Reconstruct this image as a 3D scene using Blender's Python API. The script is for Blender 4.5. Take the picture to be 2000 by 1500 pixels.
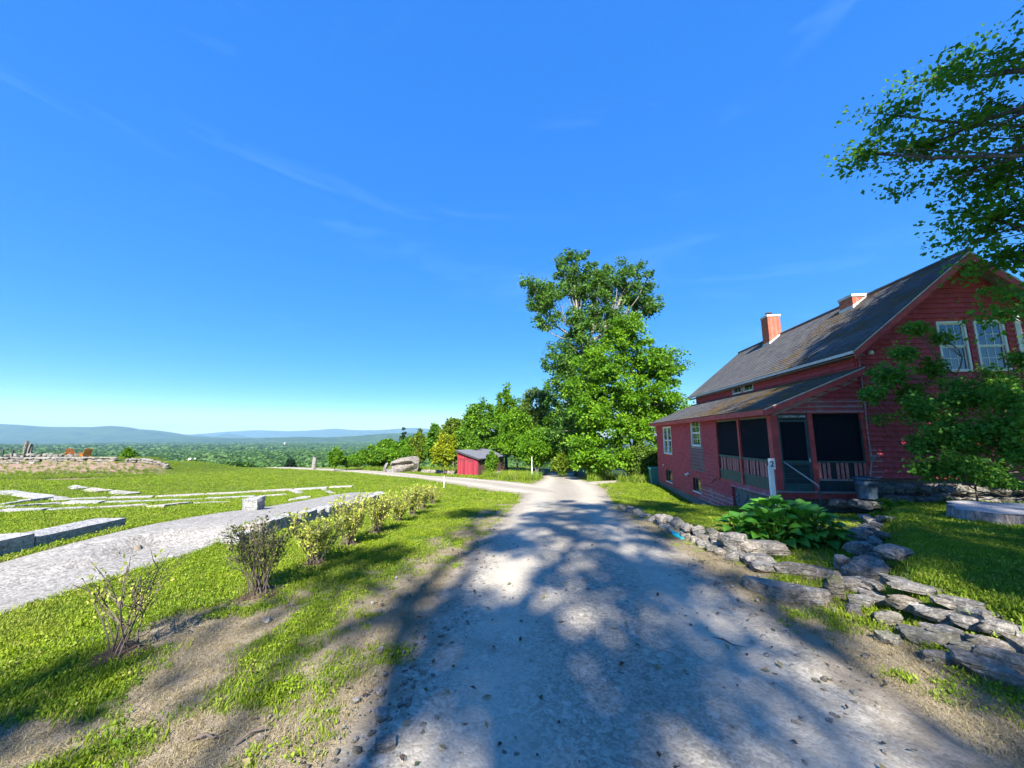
import bpy, bmesh, math, random
import numpy as np
from mathutils import Vector, Matrix, Euler

R = math.radians
sc = bpy.context.scene
for o in list(bpy.data.objects):
    bpy.data.objects.remove(o)

# ------------------------------------------------------------------ camera
CAM_Z, FPX, HZ = 1.6, 722.0, 852.0            # eye height; focal length and eye level on a 2000 px wide frame
PITCH = math.atan((HZ - 750) / FPX)
cam_data = bpy.data.cameras.new('camera')
cam_data.sensor_width = 36.0
cam_data.lens = 36.0 * FPX / 2000
cam_data.clip_start, cam_data.clip_end = 0.05, 60000
cam = bpy.data.objects.new('camera', cam_data)
cam.location = (0, 0, CAM_Z)
cam.rotation_euler = (R(90) + PITCH, 0, 0)
sc.collection.objects.link(cam)
sc.camera = cam

# ------------------------------------------------------------------ sky, sun, exposure
SUN_EL, SUN_AZ = 41.0, 5.0                    # sun stands behind the camera; shadows run forward, SUN_AZ to the right
w = bpy.data.worlds.new('World'); sc.world = w; w.use_nodes = True
nt = w.node_tree
for n in list(nt.nodes): nt.nodes.remove(n)
wo = nt.nodes.new('ShaderNodeOutputWorld'); bg = nt.nodes.new('ShaderNodeBackground')
sky = nt.nodes.new('ShaderNodeTexSky'); sky.sky_type = 'NISHITA'
sky.sun_disc = False; sky.sun_elevation = R(SUN_EL); sky.sun_rotation = R(180 + SUN_AZ)
sky.altitude = 400; sky.air_density = 1.0; sky.dust_density = 0.25; sky.ozone_density = 3.0
# the picture's sky: deep, saturated and nearly even in brightness
sh_ = nt.nodes.new('ShaderNodeSeparateColor'); sh_.mode = 'HSV'; hs = nt.nodes.new('ShaderNodeCombineColor'); hs.mode = 'HSV'
def _pow(src, p, k):
    a_ = nt.nodes.new('ShaderNodeMath'); a_.operation = 'POWER'; a_.inputs[1].default_value = p; nt.links.new(src, a_.inputs[0])
    b_ = nt.nodes.new('ShaderNodeMath'); b_.operation = 'MULTIPLY'; b_.inputs[1].default_value = k; nt.links.new(a_.outputs[0], b_.inputs[0]); return b_.outputs[0]
nt.links.new(sky.outputs[0], sh_.inputs[0]); hsh = nt.nodes.new('ShaderNodeMath'); hsh.operation = 'ADD'; hsh.inputs[1].default_value = 0.010; nt.links.new(sh_.outputs[0], hsh.inputs[0]); nt.links.new(hsh.outputs[0], hs.inputs[0])
inv = nt.nodes.new('ShaderNodeMath'); inv.operation = 'SUBTRACT'; inv.inputs[0].default_value = 1.0; nt.links.new(sh_.outputs[1], inv.inputs[1])
inv2 = nt.nodes.new('ShaderNodeMath'); inv2.operation = 'SUBTRACT'; inv2.inputs[0].default_value = 1.0; nt.links.new(_pow(inv.outputs[0], 2.65, 1.0), inv2.inputs[1]); nt.links.new(inv2.outputs[0], hs.inputs[1]); nt.links.new(_pow(sh_.outputs[2], 0.28, 1.32), hs.inputs[2])
# thin cirrus veils, part of the sky all the way round
tc = nt.nodes.new('ShaderNodeTexCoord'); mp = nt.nodes.new('ShaderNodeMapping')
mp.inputs['Scale'].default_value = (1.3, 2.2, 11.0); mp.inputs['Rotation'].default_value = (0.12, -0.10, 0.3)
nz = nt.nodes.new('ShaderNodeTexNoise'); nz.inputs['Scale'].default_value = 1.1
nz.inputs['Detail'].default_value = 7; nz.inputs['Roughness'].default_value = 0.62; nz.inputs['Distortion'].default_value = 0.5
cr = nt.nodes.new('ShaderNodeMapRange'); cr.inputs['From Min'].default_value = 0.56; cr.inputs['From Max'].default_value = 0.92
cr.inputs['To Min'].default_value = 0.0; cr.inputs['To Max'].default_value = 0.14
mx = nt.nodes.new('ShaderNodeMix'); mx.data_type = 'RGBA'; mx.inputs['B'].default_value = (1.5, 2.4, 3.4, 1)
nt.links.new(tc.outputs['Generated'], mp.inputs['Vector']); nt.links.new(mp.outputs[0], nz.inputs['Vector'])
nt.links.new(nz.outputs['Fac'], cr.inputs['Value']); nt.links.new(cr.outputs[0], mx.inputs['Factor'])
nt.links.new(hs.outputs[0], mx.inputs['A'])
nt.links.new(mx.outputs['Result'], bg.inputs['Color'])
bg.inputs['Strength'].default_value = 0.125
nt.links.new(bg.outputs[0], wo.inputs['Surface'])

sun_data = bpy.data.lights.new('sun', 'SUN')
sun_data.energy = 3.2; sun_data.angle = R(0.53); sun_data.color = (1.0, 0.95, 0.86)
sun = bpy.data.objects.new('sun', sun_data)
SUN_DIR = Vector((math.sin(R(SUN_AZ)) * math.cos(R(SUN_EL)), math.cos(R(SUN_AZ)) * math.cos(R(SUN_EL)), -math.sin(R(SUN_EL))))
sun.rotation_euler = SUN_DIR.to_track_quat('-Z', 'Y').to_euler()
sc.collection.objects.link(sun)

vs = sc.view_settings
vs.view_transform = 'Standard'; vs.look = 'None'; vs.exposure = 2.22; vs.gamma = 1.0; vs.use_curve_mapping = False
cy = sc.cycles
cy.max_bounces = 6; cy.diffuse_bounces = 3; cy.glossy_bounces = 2; cy.transmission_bounces = 3
cy.transparent_max_bounces = 8; cy.volume_bounces = 0
cy.caustics_reflective = False; cy.caustics_refractive = False
cy.sample_clamp_indirect = 4.0
cy.use_denoising = True; cy.denoiser = 'OPENIMAGEDENOISE'; cy.denoising_input_passes = 'RGB_ALBEDO_NORMAL'

# ------------------------------------------------------------------ helpers
COL = sc.collection
def tag(o, label=None, cat=None, group=None, kind=None):
    if label: o['label'] = label
    if cat: o['category'] = cat
    if group: o['group'] = group
    if kind or cat: o['kind'] = kind or 'thing'
    return o
def link(name, data, parent=None):
    o = bpy.data.objects.new(name, data); COL.objects.link(o)
    if parent is not None: o.parent = parent
    return o
def empty(name, loc=(0, 0, 0), rz=0.0, label=None, cat=None, group=None):
    o = bpy.data.objects.new(name, None); COL.objects.link(o)
    o.location = loc; o.rotation_euler = (0, 0, rz); o.empty_display_size = 0.2
    return tag(o, label, cat, group)

class MB:
    """collects faces for one mesh"""
    def __init__(s): s.v = []; s.f = []
    def poly(s, pts):
        b = len(s.v); s.v += [tuple(p) for p in pts]; s.f.append(tuple(range(b, b + len(pts)))); return s
    def hexa(s, p):                       # 8 points: bottom ring then top ring
        b = len(s.v); s.v += [tuple(q) for q in p]
        for f in ((3, 2, 1, 0), (4, 5, 6, 7), (0, 1, 5, 4), (1, 2, 6, 5), (2, 3, 7, 6), (3, 0, 4, 7)):
            s.f.append(tuple(b + i for i in f))
        return s
    def box(s, x0, x1, y0, y1, z0, z1):
        return s.hexa([(x0, y0, z0), (x1, y0, z0), (x1, y1, z0), (x0, y1, z0), (x0, y0, z1), (x1, y0, z1), (x1, y1, z1), (x0, y1, z1)])
    def bar(s, a, b, wx, wy, up=(0, 0, 1)):
        a, b = Vector(a), Vector(b); d = (b - a).normalized(); u = Vector(up)
        if abs(d.dot(u)) > 0.98: u = Vector((1, 0, 0))
        r = d.cross(u).normalized() * wx / 2; t = r.cross(d).normalized() * wy / 2
        return s.hexa([a - r - t, a + r - t, a + r + t, a - r + t, b - r - t, b + r - t, b + r + t, b - r + t])
    def tube(s, path, radii, n=6, cap=True):
        path = [Vector(p) for p in path]; rings = []
        for i, p in enumerate(path):
            d = (path[min(i + 1, len(path) - 1)] - path[max(i - 1, 0)])
            d = d.normalized() if d.length > 1e-6 else Vector((0, 0, 1))
            u = Vector((1, 0, 0)) if abs(d.x) < 0.8 else Vector((0, 1, 0))
            a = d.cross(u).normalized(); c = d.cross(a)
            b = len(s.v)
            for k in range(n):
                t = 2 * math.pi * k / n
                s.v.append(tuple(p + (a * math.cos(t) + c * math.sin(t)) * radii[i]))
            rings.append(b)
        for i in range(len(rings) - 1):
            for k in range(n):
                s.f.append((rings[i] + k, rings[i] + (k + 1) % n, rings[i + 1] + (k + 1) % n, rings[i + 1] + k))
        if cap:
            s.f.append(tuple(rings[0] + k for k in reversed(range(n)))); s.f.append(tuple(rings[-1] + k for k in range(n)))
        return s
    def lathe(s, prof, n=24, c=(0, 0)):
        b = len(s.v)
        for r_, z in prof:
            for k in range(n):
                t = 2 * math.pi * k / n; s.v.append((c[0] + r_ * math.cos(t), c[1] + r_ * math.sin(t), z))
        for i in range(len(prof) - 1):
            for k in range(n):
                s.f.append((b + i * n + k, b + i * n + (k + 1) % n, b + (i + 1) * n + (k + 1) % n, b + (i + 1) * n + k))
        return s
    def mesh(s, name, m=None, smooth=False):
        me = bpy.data.meshes.new(name); me.from_pydata(s.v, [], s.f); me.update()
        if m: me.materials.append(m)
        if smooth: me.polygons.foreach_set('use_smooth', [True] * len(me.polygons))
        return me
    def build(s, name, m=None, parent=None, smooth=False):
        return link(name, s.mesh(name, m, smooth), parent)

def np_mesh(name, V, F, m=None, smooth=False, attrs=None):
    """fast mesh from arrays; F is (n,3) or (n,4)"""
    me = bpy.data.meshes.new(name); k = F.shape[1]
    me.vertices.add(len(V)); me.vertices.foreach_set('co', np.ascontiguousarray(V, np.float32).ravel())
    me.loops.add(F.size); me.loops.foreach_set('vertex_index', np.ascontiguousarray(F, np.int32).ravel())
    me.polygons.add(len(F)); me.polygons.foreach_set('loop_start', np.arange(0, F.size, k, dtype=np.int32))
    me.update(calc_edges=True)
    if smooth: me.polygons.foreach_set('use_smooth', np.ones(len(F), bool))
    for an, (ty, arr) in (attrs or {}).items():
        a = me.attributes.new(an, ty, 'POINT')
        a.data.foreach_set('color' if ty == 'FLOAT_COLOR' else ('vector' if ty == 'FLOAT_VECTOR' else 'value'), np.ascontiguousarray(arr, np.float32).ravel())
    if m: me.materials.append(m)
    me.validate()
    return me

# value noise
def _hash(ix, iy, seed):
    n = (ix.astype(np.int64) * 374761393 + iy.astype(np.int64) * 668265263 + seed * 1442695041) & 0xffffffff
    n = ((n ^ (n >> 13)) * 1274126177) & 0xffffffff
    return ((n ^ (n >> 16)) & 0xffff) / 65535.0
def vnoise(x, y, seed=0):
    x = np.asarray(x, float); y = np.asarray(y, float)
    ix, iy = np.floor(x), np.floor(y); fx, fy = x - ix, y - iy
    fx = fx * fx * (3 - 2 * fx); fy = fy * fy * (3 - 2 * fy)
    a, b = _hash(ix, iy, seed), _hash(ix + 1, iy, seed); c, d = _hash(ix, iy + 1, seed), _hash(ix + 1, iy + 1, seed)
    return (a * (1 - fx) + b * fx) * (1 - fy) + (c * (1 - fx) + d * fx) * fy
def fbm(x, y, seed=0, oct=4):
    t = 0; a = 0.5; s = 1.0
    for i in range(oct):
        t = t + a * vnoise(np.asarray(x) * s, np.asarray(y) * s, seed + i * 17); a *= 0.5; s *= 2.03
    return t
def sstep(a, b, x):
    t = np.clip((np.asarray(x, float) - a) / (b - a), 0, 1); return t * t * (3 - 2 * t)

# ------------------------------------------------------------------ lie of the land
_by = np.array([-60, 0, 3.5, 6, 8, 10, 12, 17, 24, 32, 40, 55, 66, 72, 85, 100, 150, 300, 700, 1500, 3000, 5000, 20000], float)
_bz = np.array([0, 0, 0, -.08, -.22, -.42, -.6, -.95, -1.35, -1.9, -2.55, -3.3, -3.75, -4.3, -8.5, -13, -22, -34, -46, -62, -80, -80, -80], float)
_ty = np.concatenate([np.linspace(-60, 150, 2101), np.linspace(151, 20000, 4000)])
_tz = np.interp(_ty, _by, _bz)
_k = np.hanning(41); _k /= _k.sum()
_tz[20:2080] = np.convolve(_tz, _k, 'same')[20:2080]

ROADS = [   # centre line with half width
    ('drive', [(0.7, -14, 1.7), (0.72, 0, 1.65), (0.78, 3, 1.6), (0.95, 6, 1.55), (1.35, 10, 1.55), (1.95, 14, 1.8), (2.5, 18, 2.1), (3.0, 22, 2.2), (3.6, 27, 1.7), (4.1, 32, 1.5), (4.6, 38, 1.5), (6.0, 46, 1.5)]),
    ('cross', [(2.6, 17.0, 1.2), (1.2, 19.0, 2.0), (-1.2, 23.5, 2.2), (-4.5, 29.5, 2.1), (-9, 37, 2.0), (-15, 45.5, 2.0), (-25, 55, 2.0), (-41, 65.5, 1.6)]),
    ('spur', [(3.2, 22.5, 1.0), (5.2, 24.6, 0.9), (7.6, 26.8, 0.8), (10, 29, 0.8)]),
]
PATH = [(-5.55, -4, .84), (-5.55, 3, 0.82), (-5.5, 6, 0.82), (-5.66, 10, 0.84), (-6.0, 14, 0.80), (-6.2, 15.6, 0.45)]
def dense(pts, n=12):
    P = np.array(pts, float); out = []
    for i in range(len(P) - 1):
        p0, p1, p2, p3 = P[max(i - 1, 0)], P[i], P[i + 1], P[min(i + 2, len(P) - 1)]
        for k in range(n):
            t = k / n
            out.append(0.5 * ((2 * p1) + (-p0 + p2) * t + (2 * p0 - 5 * p1 + 4 * p2 - p3) * t * t + (-p0 + 3 * p1 - 3 * p2 + p3) * t ** 3))
    out.append(P[-1]); return np.array(out)
RD = [(n, dense(p)) for n, p in ROADS]; PD = dense(PATH)
def inside_line(x, y, D):
    """half width minus distance to a centre line: positive on it"""
    x = np.asarray(x, float); y = np.asarray(y, float); best = np.full(x.shape, -1e9)
    for i in range(0, len(D) - 1, 2):
        a, b = D[i], D[min(i + 2, len(D) - 1)]; dx, dy = b[0] - a[0], b[1] - a[1]
        t = np.clip(((x - a[0]) * dx + (y - a[1]) * dy) / max(dx * dx + dy * dy, 1e-9), 0, 1)
        d = np.hypot(x - a[0] - t * dx, y - a[1] - t * dy)
        best = np.maximum(best, a[2] + t * (b[2] - a[2]) - d)
    return best
def road_in(x, y): return np.maximum.reduce([inside_line(x, y, D) for _, D in RD])

WA = (3.45, 3.65); WB = (8.3, 8.6)           # the diagonal garden wall and the roadside wall meet at WA
def yard(x, y):                               # raised lawn on the right
    nx, ny = (WB[1] - WA[1]), -(WB[0] - WA[0]); L = math.hypot(nx, ny)
    d1 = ((x - WA[0]) * nx + (y - WA[1]) * ny) / L
    d2 = np.asarray(x) - (3.5 + 0.10 * (WA[1] - np.asarray(y)))
    return np.minimum(d1, d2)
def land(x, y):
    x = np.asarray(x, float); y = np.asarray(y, float)
    z = np.interp(y, _ty, _tz)
    far = sstep(150, 900, y)
    z = z + far * 22 * (fbm(x / 900, y / 900, 3, 4) - 0.48)
    z = z - sstep(60, 110, np.abs(x)) * sstep(20, 70, y) * 3.0 * (y < 140)
    # the mound behind the lawn on the left, with its terrace
    mx_ = sstep(-38.5, -44, x)
    z = z + 1.25 * mx_ * sstep(31, 44, y) * (1 - sstep(52, 62, y))
    z = z + 0.62 * sstep(-47.5, -48.5, x) * sstep(45.2, 45.6, y) * (1 - sstep(51, 56, y))
    # bowl of the stone terraces
    z = z - 0.35 * np.exp(-((x + 17) / 8) ** 2 - ((y - 19) / 7) ** 2)
    # hollow along the house wall
    z = z - 0.50 * np.exp(-((x - 8.5) / 3.2) ** 2 - ((y - 17.2) / 4.0) ** 2)
    # raised lawn on the right
    z = z + 0.32 * sstep(-0.12, 0.35, yard(x, y)) * sstep(14, 9, y)
    # gravel path is banked up on the left
    ip = inside_line(x, y, PD)
    z = z + 0.20 * sstep(-0.9, -0.05, ip) * (x < -5.5) * sstep(3, 7, y) + 0.20 * sstep(-0.16, -0.10, ip) * (x >= -5.5) * sstep(5.8, 6.8, y)
    near = sstep(80, 30, np.hypot(x, y))
    z = z + near * 0.06 * (fbm(x * 0.7, y * 0.7, 9, 3) - 0.45) * (1 - sstep(-0.5, 0.2, road_in(x, y)) * 0.7)
    return z
def ground_z(x, y):
    x = np.asarray(x, float); y = np.asarray(y, float)
    z = land(x, y)
    cut = np.maximum(sstep(0.0, 0.35, road_in(x, y)), sstep(0.0, 0.2, inside_line(x, y, PD)))
    return z - 0.08 * cut
def gz(x, y): return float(land(np.array([x]), np.array([y]))[0])
_F = np.array([0, math.cos(PITCH), math.sin(PITCH)]); _U = np.array([0, -math.sin(PITCH), math.cos(PITCH)])
def ray(u, v): return _F + (u - 1000) / FPX * np.array([1., 0, 0]) + (750 - v) / FPX * _U
def gp(u, v, dz=0.0, ymax=400):
    """where the sight line through a picture point meets the ground"""
    r = ray(u, v); ts = np.geomspace(1.0, ymax, 3000)
    x, y, z = r[0] * ts, r[1] * ts, CAM_Z + r[2] * ts
    hit = np.nonzero(z < land(x, y) + dz)[0]
    i = hit[0] if len(hit) else len(ts) - 1
    return Vector((x[i], y[i], float(land(x[i:i + 1], y[i:i + 1])[0])))
def bp_(u, y): q = at(u, 912, y); return Vector((q.x, y, gz(q.x, y)))
def at(u, v, y):
    r = ray(u, v); t = y / r[1]; return Vector((r[0] * t, y, CAM_Z + r[2] * t))

# ------------------------------------------------------------------ materials
class NT:
    def __init__(s, name):
        s.m = bpy.data.materials.new(name); s.m.use_nodes = True; s.t = s.m.node_tree
        for n in list(s.t.nodes): s.t.nodes.remove(n)
        s.out = s.t.nodes.new('ShaderNodeOutputMaterial')
    def put(s, sock, val):
        if isinstance(val, bpy.types.NodeSocket): s.t.links.new(val, sock)
        elif val is not None: sock.default_value = val
    def n(s, typ, props=None, **ins):
        nd = s.t.nodes.new(typ)
        for k, v in (props or {}).items(): setattr(nd, k, v)
        for k, v in ins.items(): s.put(nd.inputs[k.replace('_', ' ')], v)
        return nd
    def pos(s): return s.n('ShaderNodeNewGeometry').outputs['Position']
    def obj(s): return s.n('ShaderNodeTexCoord').outputs['Object']
    def noise(s, vec, scale, detail=4, rough=0.55, dist=0.0):
        return s.n('ShaderNodeTexNoise', None, Vector=vec, Scale=scale, Detail=detail, Roughness=rough, Distortion=dist).outputs['Fac']
    def map(s, vec, scale): return s.n('ShaderNodeMapping', None, Vector=vec, Scale=scale).outputs[0]
    def rng(s, v, a, b, c=0.0, d=1.0): 
        nd = s.n('ShaderNodeMapRange', None, Value=v); 
        for i, q in zip(('From Min', 'From Max', 'To Min', 'To Max'), (a, b, c, d)): s.put(nd.inputs[i], q)
        return nd.outputs[0]
    def mix(s, f, a, b, mode='MIX'):
        nd = s.t.nodes.new('ShaderNodeMix'); nd.data_type = 'RGBA'; nd.blend_type = mode
        s.put(nd.inputs['Factor'], f)
        for k, q in (('A', a), ('B', b)):
            if isinstance(q, tuple) and len(q) == 3: q = q + (1,)
            s.put(nd.inputs[k], q)
        return nd.outputs['Result']
    def math(s, op, a, b=None):
        nd = s.t.nodes.new('ShaderNodeMath'); nd.operation = op; s.put(nd.inputs[0], a)
        if b is not None: s.put(nd.inputs[1], b)
        return nd.outputs[0]
    def attr(s, name, out='Fac'): return s.n('ShaderNodeAttribute', {'attribute_name': name}).outputs[out]
    def bump(s, h, strength=0.5, dist=0.02): return s.n('ShaderNodeBump', None, Height=h, Strength=strength, Distance=dist).outputs[0]
    def prin(s, col, rough=0.8, normal=None, spec=0.3, metal=0.0):
        if isinstance(col, tuple) and len(col) == 3: col = col + (1,)
        p = s.n('ShaderNodeBsdfPrincipled'); s.put(p.inputs['Base Color'], col); s.put(p.inputs['Roughness'], rough)
        s.put(p.inputs['Specular IOR Level'], spec); s.put(p.inputs['Metallic'], metal)
        if normal is not None: s.put(p.inputs['Normal'], normal)
        return p.outputs[0]
    def done(s, sh): s.t.links.new(sh, s.out.inputs['Surface']); return s.m
    def rand(s): return s.n('ShaderNodeObjectInfo').outputs['Random']

def leaf_mat(name, dark, mid, light, trans=0.35, spec=0.25, rough=0.55):
    t = NT(name); r = t.attr('rnd')
    c = t.mix(t.rng(r, 0.0, 0.5), dark, mid); c = t.mix(t.rng(r, 0.5, 1.0), c, light)
    p = t.prin(c, rough, None, spec)
    tc_ = t.mix(0.6, c, (1.0, 0.95, 0.35), 'MULTIPLY')
    tr = t.n('ShaderNodeBsdfTranslucent'); t.put(tr.inputs['Color'], t.mix(0.5, c, tuple(min(1, q * 1.5) for q in light)))
    ms = t.n('ShaderNodeMixShader'); t.put(ms.inputs[0], trans); t.put(ms.inputs[1], p); t.put(ms.inputs[2], tr.outputs[0])
    return t.done(ms.outputs[0])
def simple(name, col, rough=0.7, var=0.25, scale=8.0, bump=0.2, spec=0.3, metal=0.0, bscale=None, bdist=0.01):
    t = NT(name); p = t.obj(); n1 = t.noise(p, scale, 5)
    c = t.mix(t.rng(n1, 0.3, 0.7), tuple(q * (1 - var) for q in col), tuple(min(1, q * (1 + var)) for q in col))
    b = t.bump(t.noise(p, bscale or scale * 6, 4), bump, bdist) if bump else None
    return t.done(t.prin(c, rough, b, spec, metal))

M = {}
# ground: mask.r bare earth, mask.g planted slope, mask.b woodland floor
t = NT('ground'); P = t.pos(); ms_ = t.n('ShaderNodeAttribute', {'attribute_name': 'mask'})
sep = t.n('ShaderNodeSeparateColor', None, Color=ms_.outputs['Color'])
n_big = t.noise(P, 0.45, 4); n_mid = t.noise(P, 3.0, 5); n_fine = t.noise(P, 42, 4, 0.7)
mow = t.noise(t.map(P, (0.09, 0.5, 0.5)), 1.6, 3)
lawn = t.mix(t.rng(n_big, 0.35, 0.65), (0.080, 0.145, 0.008), (0.150, 0.205, 0.010))
lawn = t.mix(t.rng(mow, 0.42, 0.62, 0, 0.6), lawn, (0.195, 0.225, 0.020))
lawn = t.mix(t.rng(n_fine, 0.35, 0.7, 0, 0.75), (0.05, 0.085, 0.010), lawn)
lawn = t.mix(t.rng(n_mid, 0.55, 0.75, 0, 0.35), lawn, (0.17, 0.17, 0.04))
earth = t.mix(t.rng(n_mid, 0.35, 0.65), (0.15, 0.115, 0.075), (0.27, 0.22, 0.155))
earth = t.mix(t.rng(n_fine, 0.35, 0.65, 0, 0.6), earth, (0.33, 0.28, 0.20))
gard = t.mix(t.rng(t.noise(P, 1.6, 4), 0.45, 0.62), (0.30, 0.205, 0.150), (0.17, 0.13, 0.07))
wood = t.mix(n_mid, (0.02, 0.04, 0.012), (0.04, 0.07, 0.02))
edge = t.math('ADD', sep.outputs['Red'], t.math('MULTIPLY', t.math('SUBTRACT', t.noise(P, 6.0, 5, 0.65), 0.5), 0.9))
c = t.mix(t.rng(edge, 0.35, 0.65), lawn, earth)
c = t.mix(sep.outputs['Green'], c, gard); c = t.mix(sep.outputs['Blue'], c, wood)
M['ground'] = t.done(t.prin(c, 0.95, t.bump(t.math('ADD', n_fine, t.noise(P, 160, 2)), 0.7, 0.015), 0.1))
# gravel
def gravel(name, fine, base, dark, light, tracks=False, mixb=0.5):
    t = NT(name); P = t.pos()
    vo = t.n('ShaderNodeTexVoronoi', None, Vector=P, Scale=fine); vo2 = t.n('ShaderNodeTexVoronoi', None, Vector=P, Scale=fine * 0.37)
    hv = t.n('ShaderNodeSeparateColor', None, Color=vo.outputs['Color']).outputs['Red']
    hv2 = t.n('ShaderNodeSeparateColor', None, Color=vo2.outputs['Color']).outputs['Green']
    c = t.mix(t.rng(hv, 0, 1, 0.0, 0.8), dark, light); c = t.mix(mixb, c, base)
    c = t.mix(t.rng(hv2, 0.86, 1.0, 0, 0.55), c, light); c = t.mix(t.rng(hv2, 0.0, 0.10, 0.6, 0.0), c, dark)
    big = t.noise(P, 0.9, 5, 0.6)
    c = t.mix(t.rng(big, 0.35, 0.7, 0.0, 0.45), c, tuple(q * 0.72 for q in base))
    if tracks:
        tr = t.attr('track'); c = t.mix(t.math('MULTIPLY', tr, t.rng(t.noise(P, 1.4, 4), .3, .7, .25, .85)), c, tuple(min(1, q * 1.45) for q in base)); c = t.mix(t.math('MULTIPLY', t.rng(t.attr('rim'), .0, .22, .5, 0), t.noise(P, 3, 4)), c, tuple(q * .6 for q in base))
        c = t.mix(t.rng(t.noise(P, 2.2, 5, 0.7), 0.52, 0.75, 0, 0.35), c, (0.21, 0.185, 0.15))
        rimv = t.math('ADD', t.attr('rim'), t.math('MULTIPLY', t.math('SUBTRACT', t.noise(P, 2.6, 6, 0.7), 0.5), 0.75))
        c = t.mix(t.rng(rimv, 0.66, 0.86, 0, 0.9), c, t.mix(t.noise(P, 9, 4), (0.15, 0.115, 0.075), (0.27, 0.22, 0.155)))
    h = t.math('ADD', t.math('MULTIPLY', vo.outputs['Distance'], -1.0), t.math('MULTIPLY', vo2.outputs['Distance'], -1.2))
    return t.done(t.prin(c, 0.93, t.bump(t.math('ADD', h, t.noise(P, 30, 4)), 0.35, 0.008), 0.15))
M['road'] = gravel('drive_gravel', 60, (0.345, 0.305, 0.24), (0.12, 0.108, 0.085), (0.58, 0.525, 0.43), True, 0.38)
M['path'] = gravel('pea_gravel', 48, (0.28, 0.262, 0.232), (0.07, 0.066, 0.062), (0.53, 0.50, 0.45), False, 0.42)
# stone: grey granite with lichen and moss in patches
def stone(name, a, b, moss=0.25, mosscol=(0.075, 0.085, 0.025), sc_=1.0):
    t = NT(name); P = t.pos(); r = t.rand()
    c = t.mix(t.rng(t.noise(P, 3.2 * sc_, 6, 0.65), 0.35, 0.65), a, b)
    c = t.mix(t.math('MULTIPLY', r, 0.5), c, tuple(q * 0.62 for q in a))
    c = t.mix(t.rng(t.math('FRACT', t.math('MULTIPLY', r, 7.31)), .45, 1.0, 0, .55), c, (a[0] * 1.35, a[1] * 1.12, a[2] * .82))
    c = t.mix(t.rng(t.noise(P, 26 * sc_, 5, 0.75), 0.50, 0.66, 0, 0.75), c, tuple(min(.7, q * 1.75) for q in b))
    c = t.mix(t.rng(t.noise(P, 11 * sc_, 6, 0.75), 0.52, 0.66, 0, 0.85), c, tuple(q * 0.28 for q in a))
    c = t.mix(t.rng(t.noise(P, 1.7 * sc_, 6, 0.7), 0.52, 0.7, 0, moss * 2), c, mosscol)
    return t.done(t.prin(c, 0.9, t.bump(t.math('ADD', t.noise(P, 9 * sc_, 8, 0.7), t.noise(t.map(P, (4, 4, 26)), 2 * sc_, 5)), 1.0, 0.05), 0.2))
M['stone'] = stone('field_stone', (0.175, 0.160, 0.142), (0.30, 0.278, 0.245), 0.34)
M['granite'] = stone('granite_slab', (0.30, 0.29, 0.28), (0.46, 0.445, 0.42), 0.06)
M['darkstone'] = stone('dark_ledge_stone', (0.155, 0.145, 0.125), (0.29, 0.27, 0.235), 0.40)  # darker, mossier stone of the ledge and terrace walls
M['lightstone'] = stone('pale_boulder', (0.155, 0.145, 0.135), (0.27, 0.255, 0.235), 0.10, sc_=0.35)
M['rubble'] = stone('rubble_mortar', (0.22, 0.205, 0.19), (0.38, 0.35, 0.32), 0.08, sc_=2.0)
# painted shingles, worn to grey in places
def shingle(name, red, red2, grey, wear):
    t = NT(name); P = t.obj(); r = t.attr('rnd'); 
    r = t.math('FRACT', t.math('ADD', r, t.rand()))
    c = t.mix(r, red, red2)
    g = t.noise(t.map(P, (14, 14, 2.0)), 1.6, 6, 0.7)
    blot = t.noise(t.pos(), 0.8, 4, 0.6)
    wv = t.math('ADD', t.math('MULTIPLY', g, 0.62), t.math('ADD', t.math('MULTIPLY', blot, 0.45), t.math('MULTIPLY', r, 0.16)))
    wv = t.math('ADD', wv, t.rng(t.attr('lift'), 0.0, 0.38, 0.17, -0.05))            # paint worn at butt ends, paled further to stand in for course shadow lines
    c = t.mix(t.rng(wv, 0.74 - wear, 0.90 - wear, 0, 0.8), c, grey)
    c = t.mix(t.math('MULTIPLY', t.math('POWER', r, 3.0), 0.25), c, tuple(q * 0.45 for q in red2))
    return t.done(t.prin(c, 0.72, t.bump(g, 0.12, 0.004), 0.3))
M['shingle'] = shingle('red_shingle', (0.480, 0.072, 0.084), (0.400, 0.054, 0.066), (0.42, 0.20, 0.215), 0.0)
M['shingle_worn'] = shingle('worn_red_shingle', (0.46, 0.085, 0.098), (0.37, 0.062, 0.074), (0.46, 0.35, 0.35), 0.16)
M['shingle_grey'] = shingle('faded_shingle_patch', (0.20, 0.060, 0.065), (0.16, 0.075, 0.075), (0.25, 0.17, 0.165), 0.2)
M['red_board'] = simple('red_painted_board', (0.46, 0.070, 0.068), 0.6, 0.25, 5, 0.25)
M['red_pale'] = simple('faded_red_picket', (0.46, 0.17, 0.155), 0.7, 0.3, 9, 0.3)
M['green_board'] = simple('dark_green_board', (0.035, 0.085, 0.080), 0.5, 0.25, 6, 0.2)
M['green_dark'] = simple('blackish_green_panel', (0.016, 0.034, 0.042), 0.55, 0.3, 6, 0.15)
M['white'] = simple('white_window_paint', (0.74, 0.74, 0.72), 0.5, 0.06, 6, 0.1)
M['greyboard'] = simple('weathered_grey_board', (0.24, 0.215, 0.20), 0.8, 0.25, 9, 0.3)
M['brown_wood'] = simple('brown_frame', (0.11, 0.055, 0.045), 0.7, 0.2, 9, 0.2)
M['metal_pole'] = simple('painted_pipe', (0.36, 0.33, 0.34), 0.5, 0.15, 10, 0.1)
M['iron'] = simple('dark_iron', (0.05, 0.05, 0.055), 0.5, 0.2, 20, 0.1)
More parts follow.
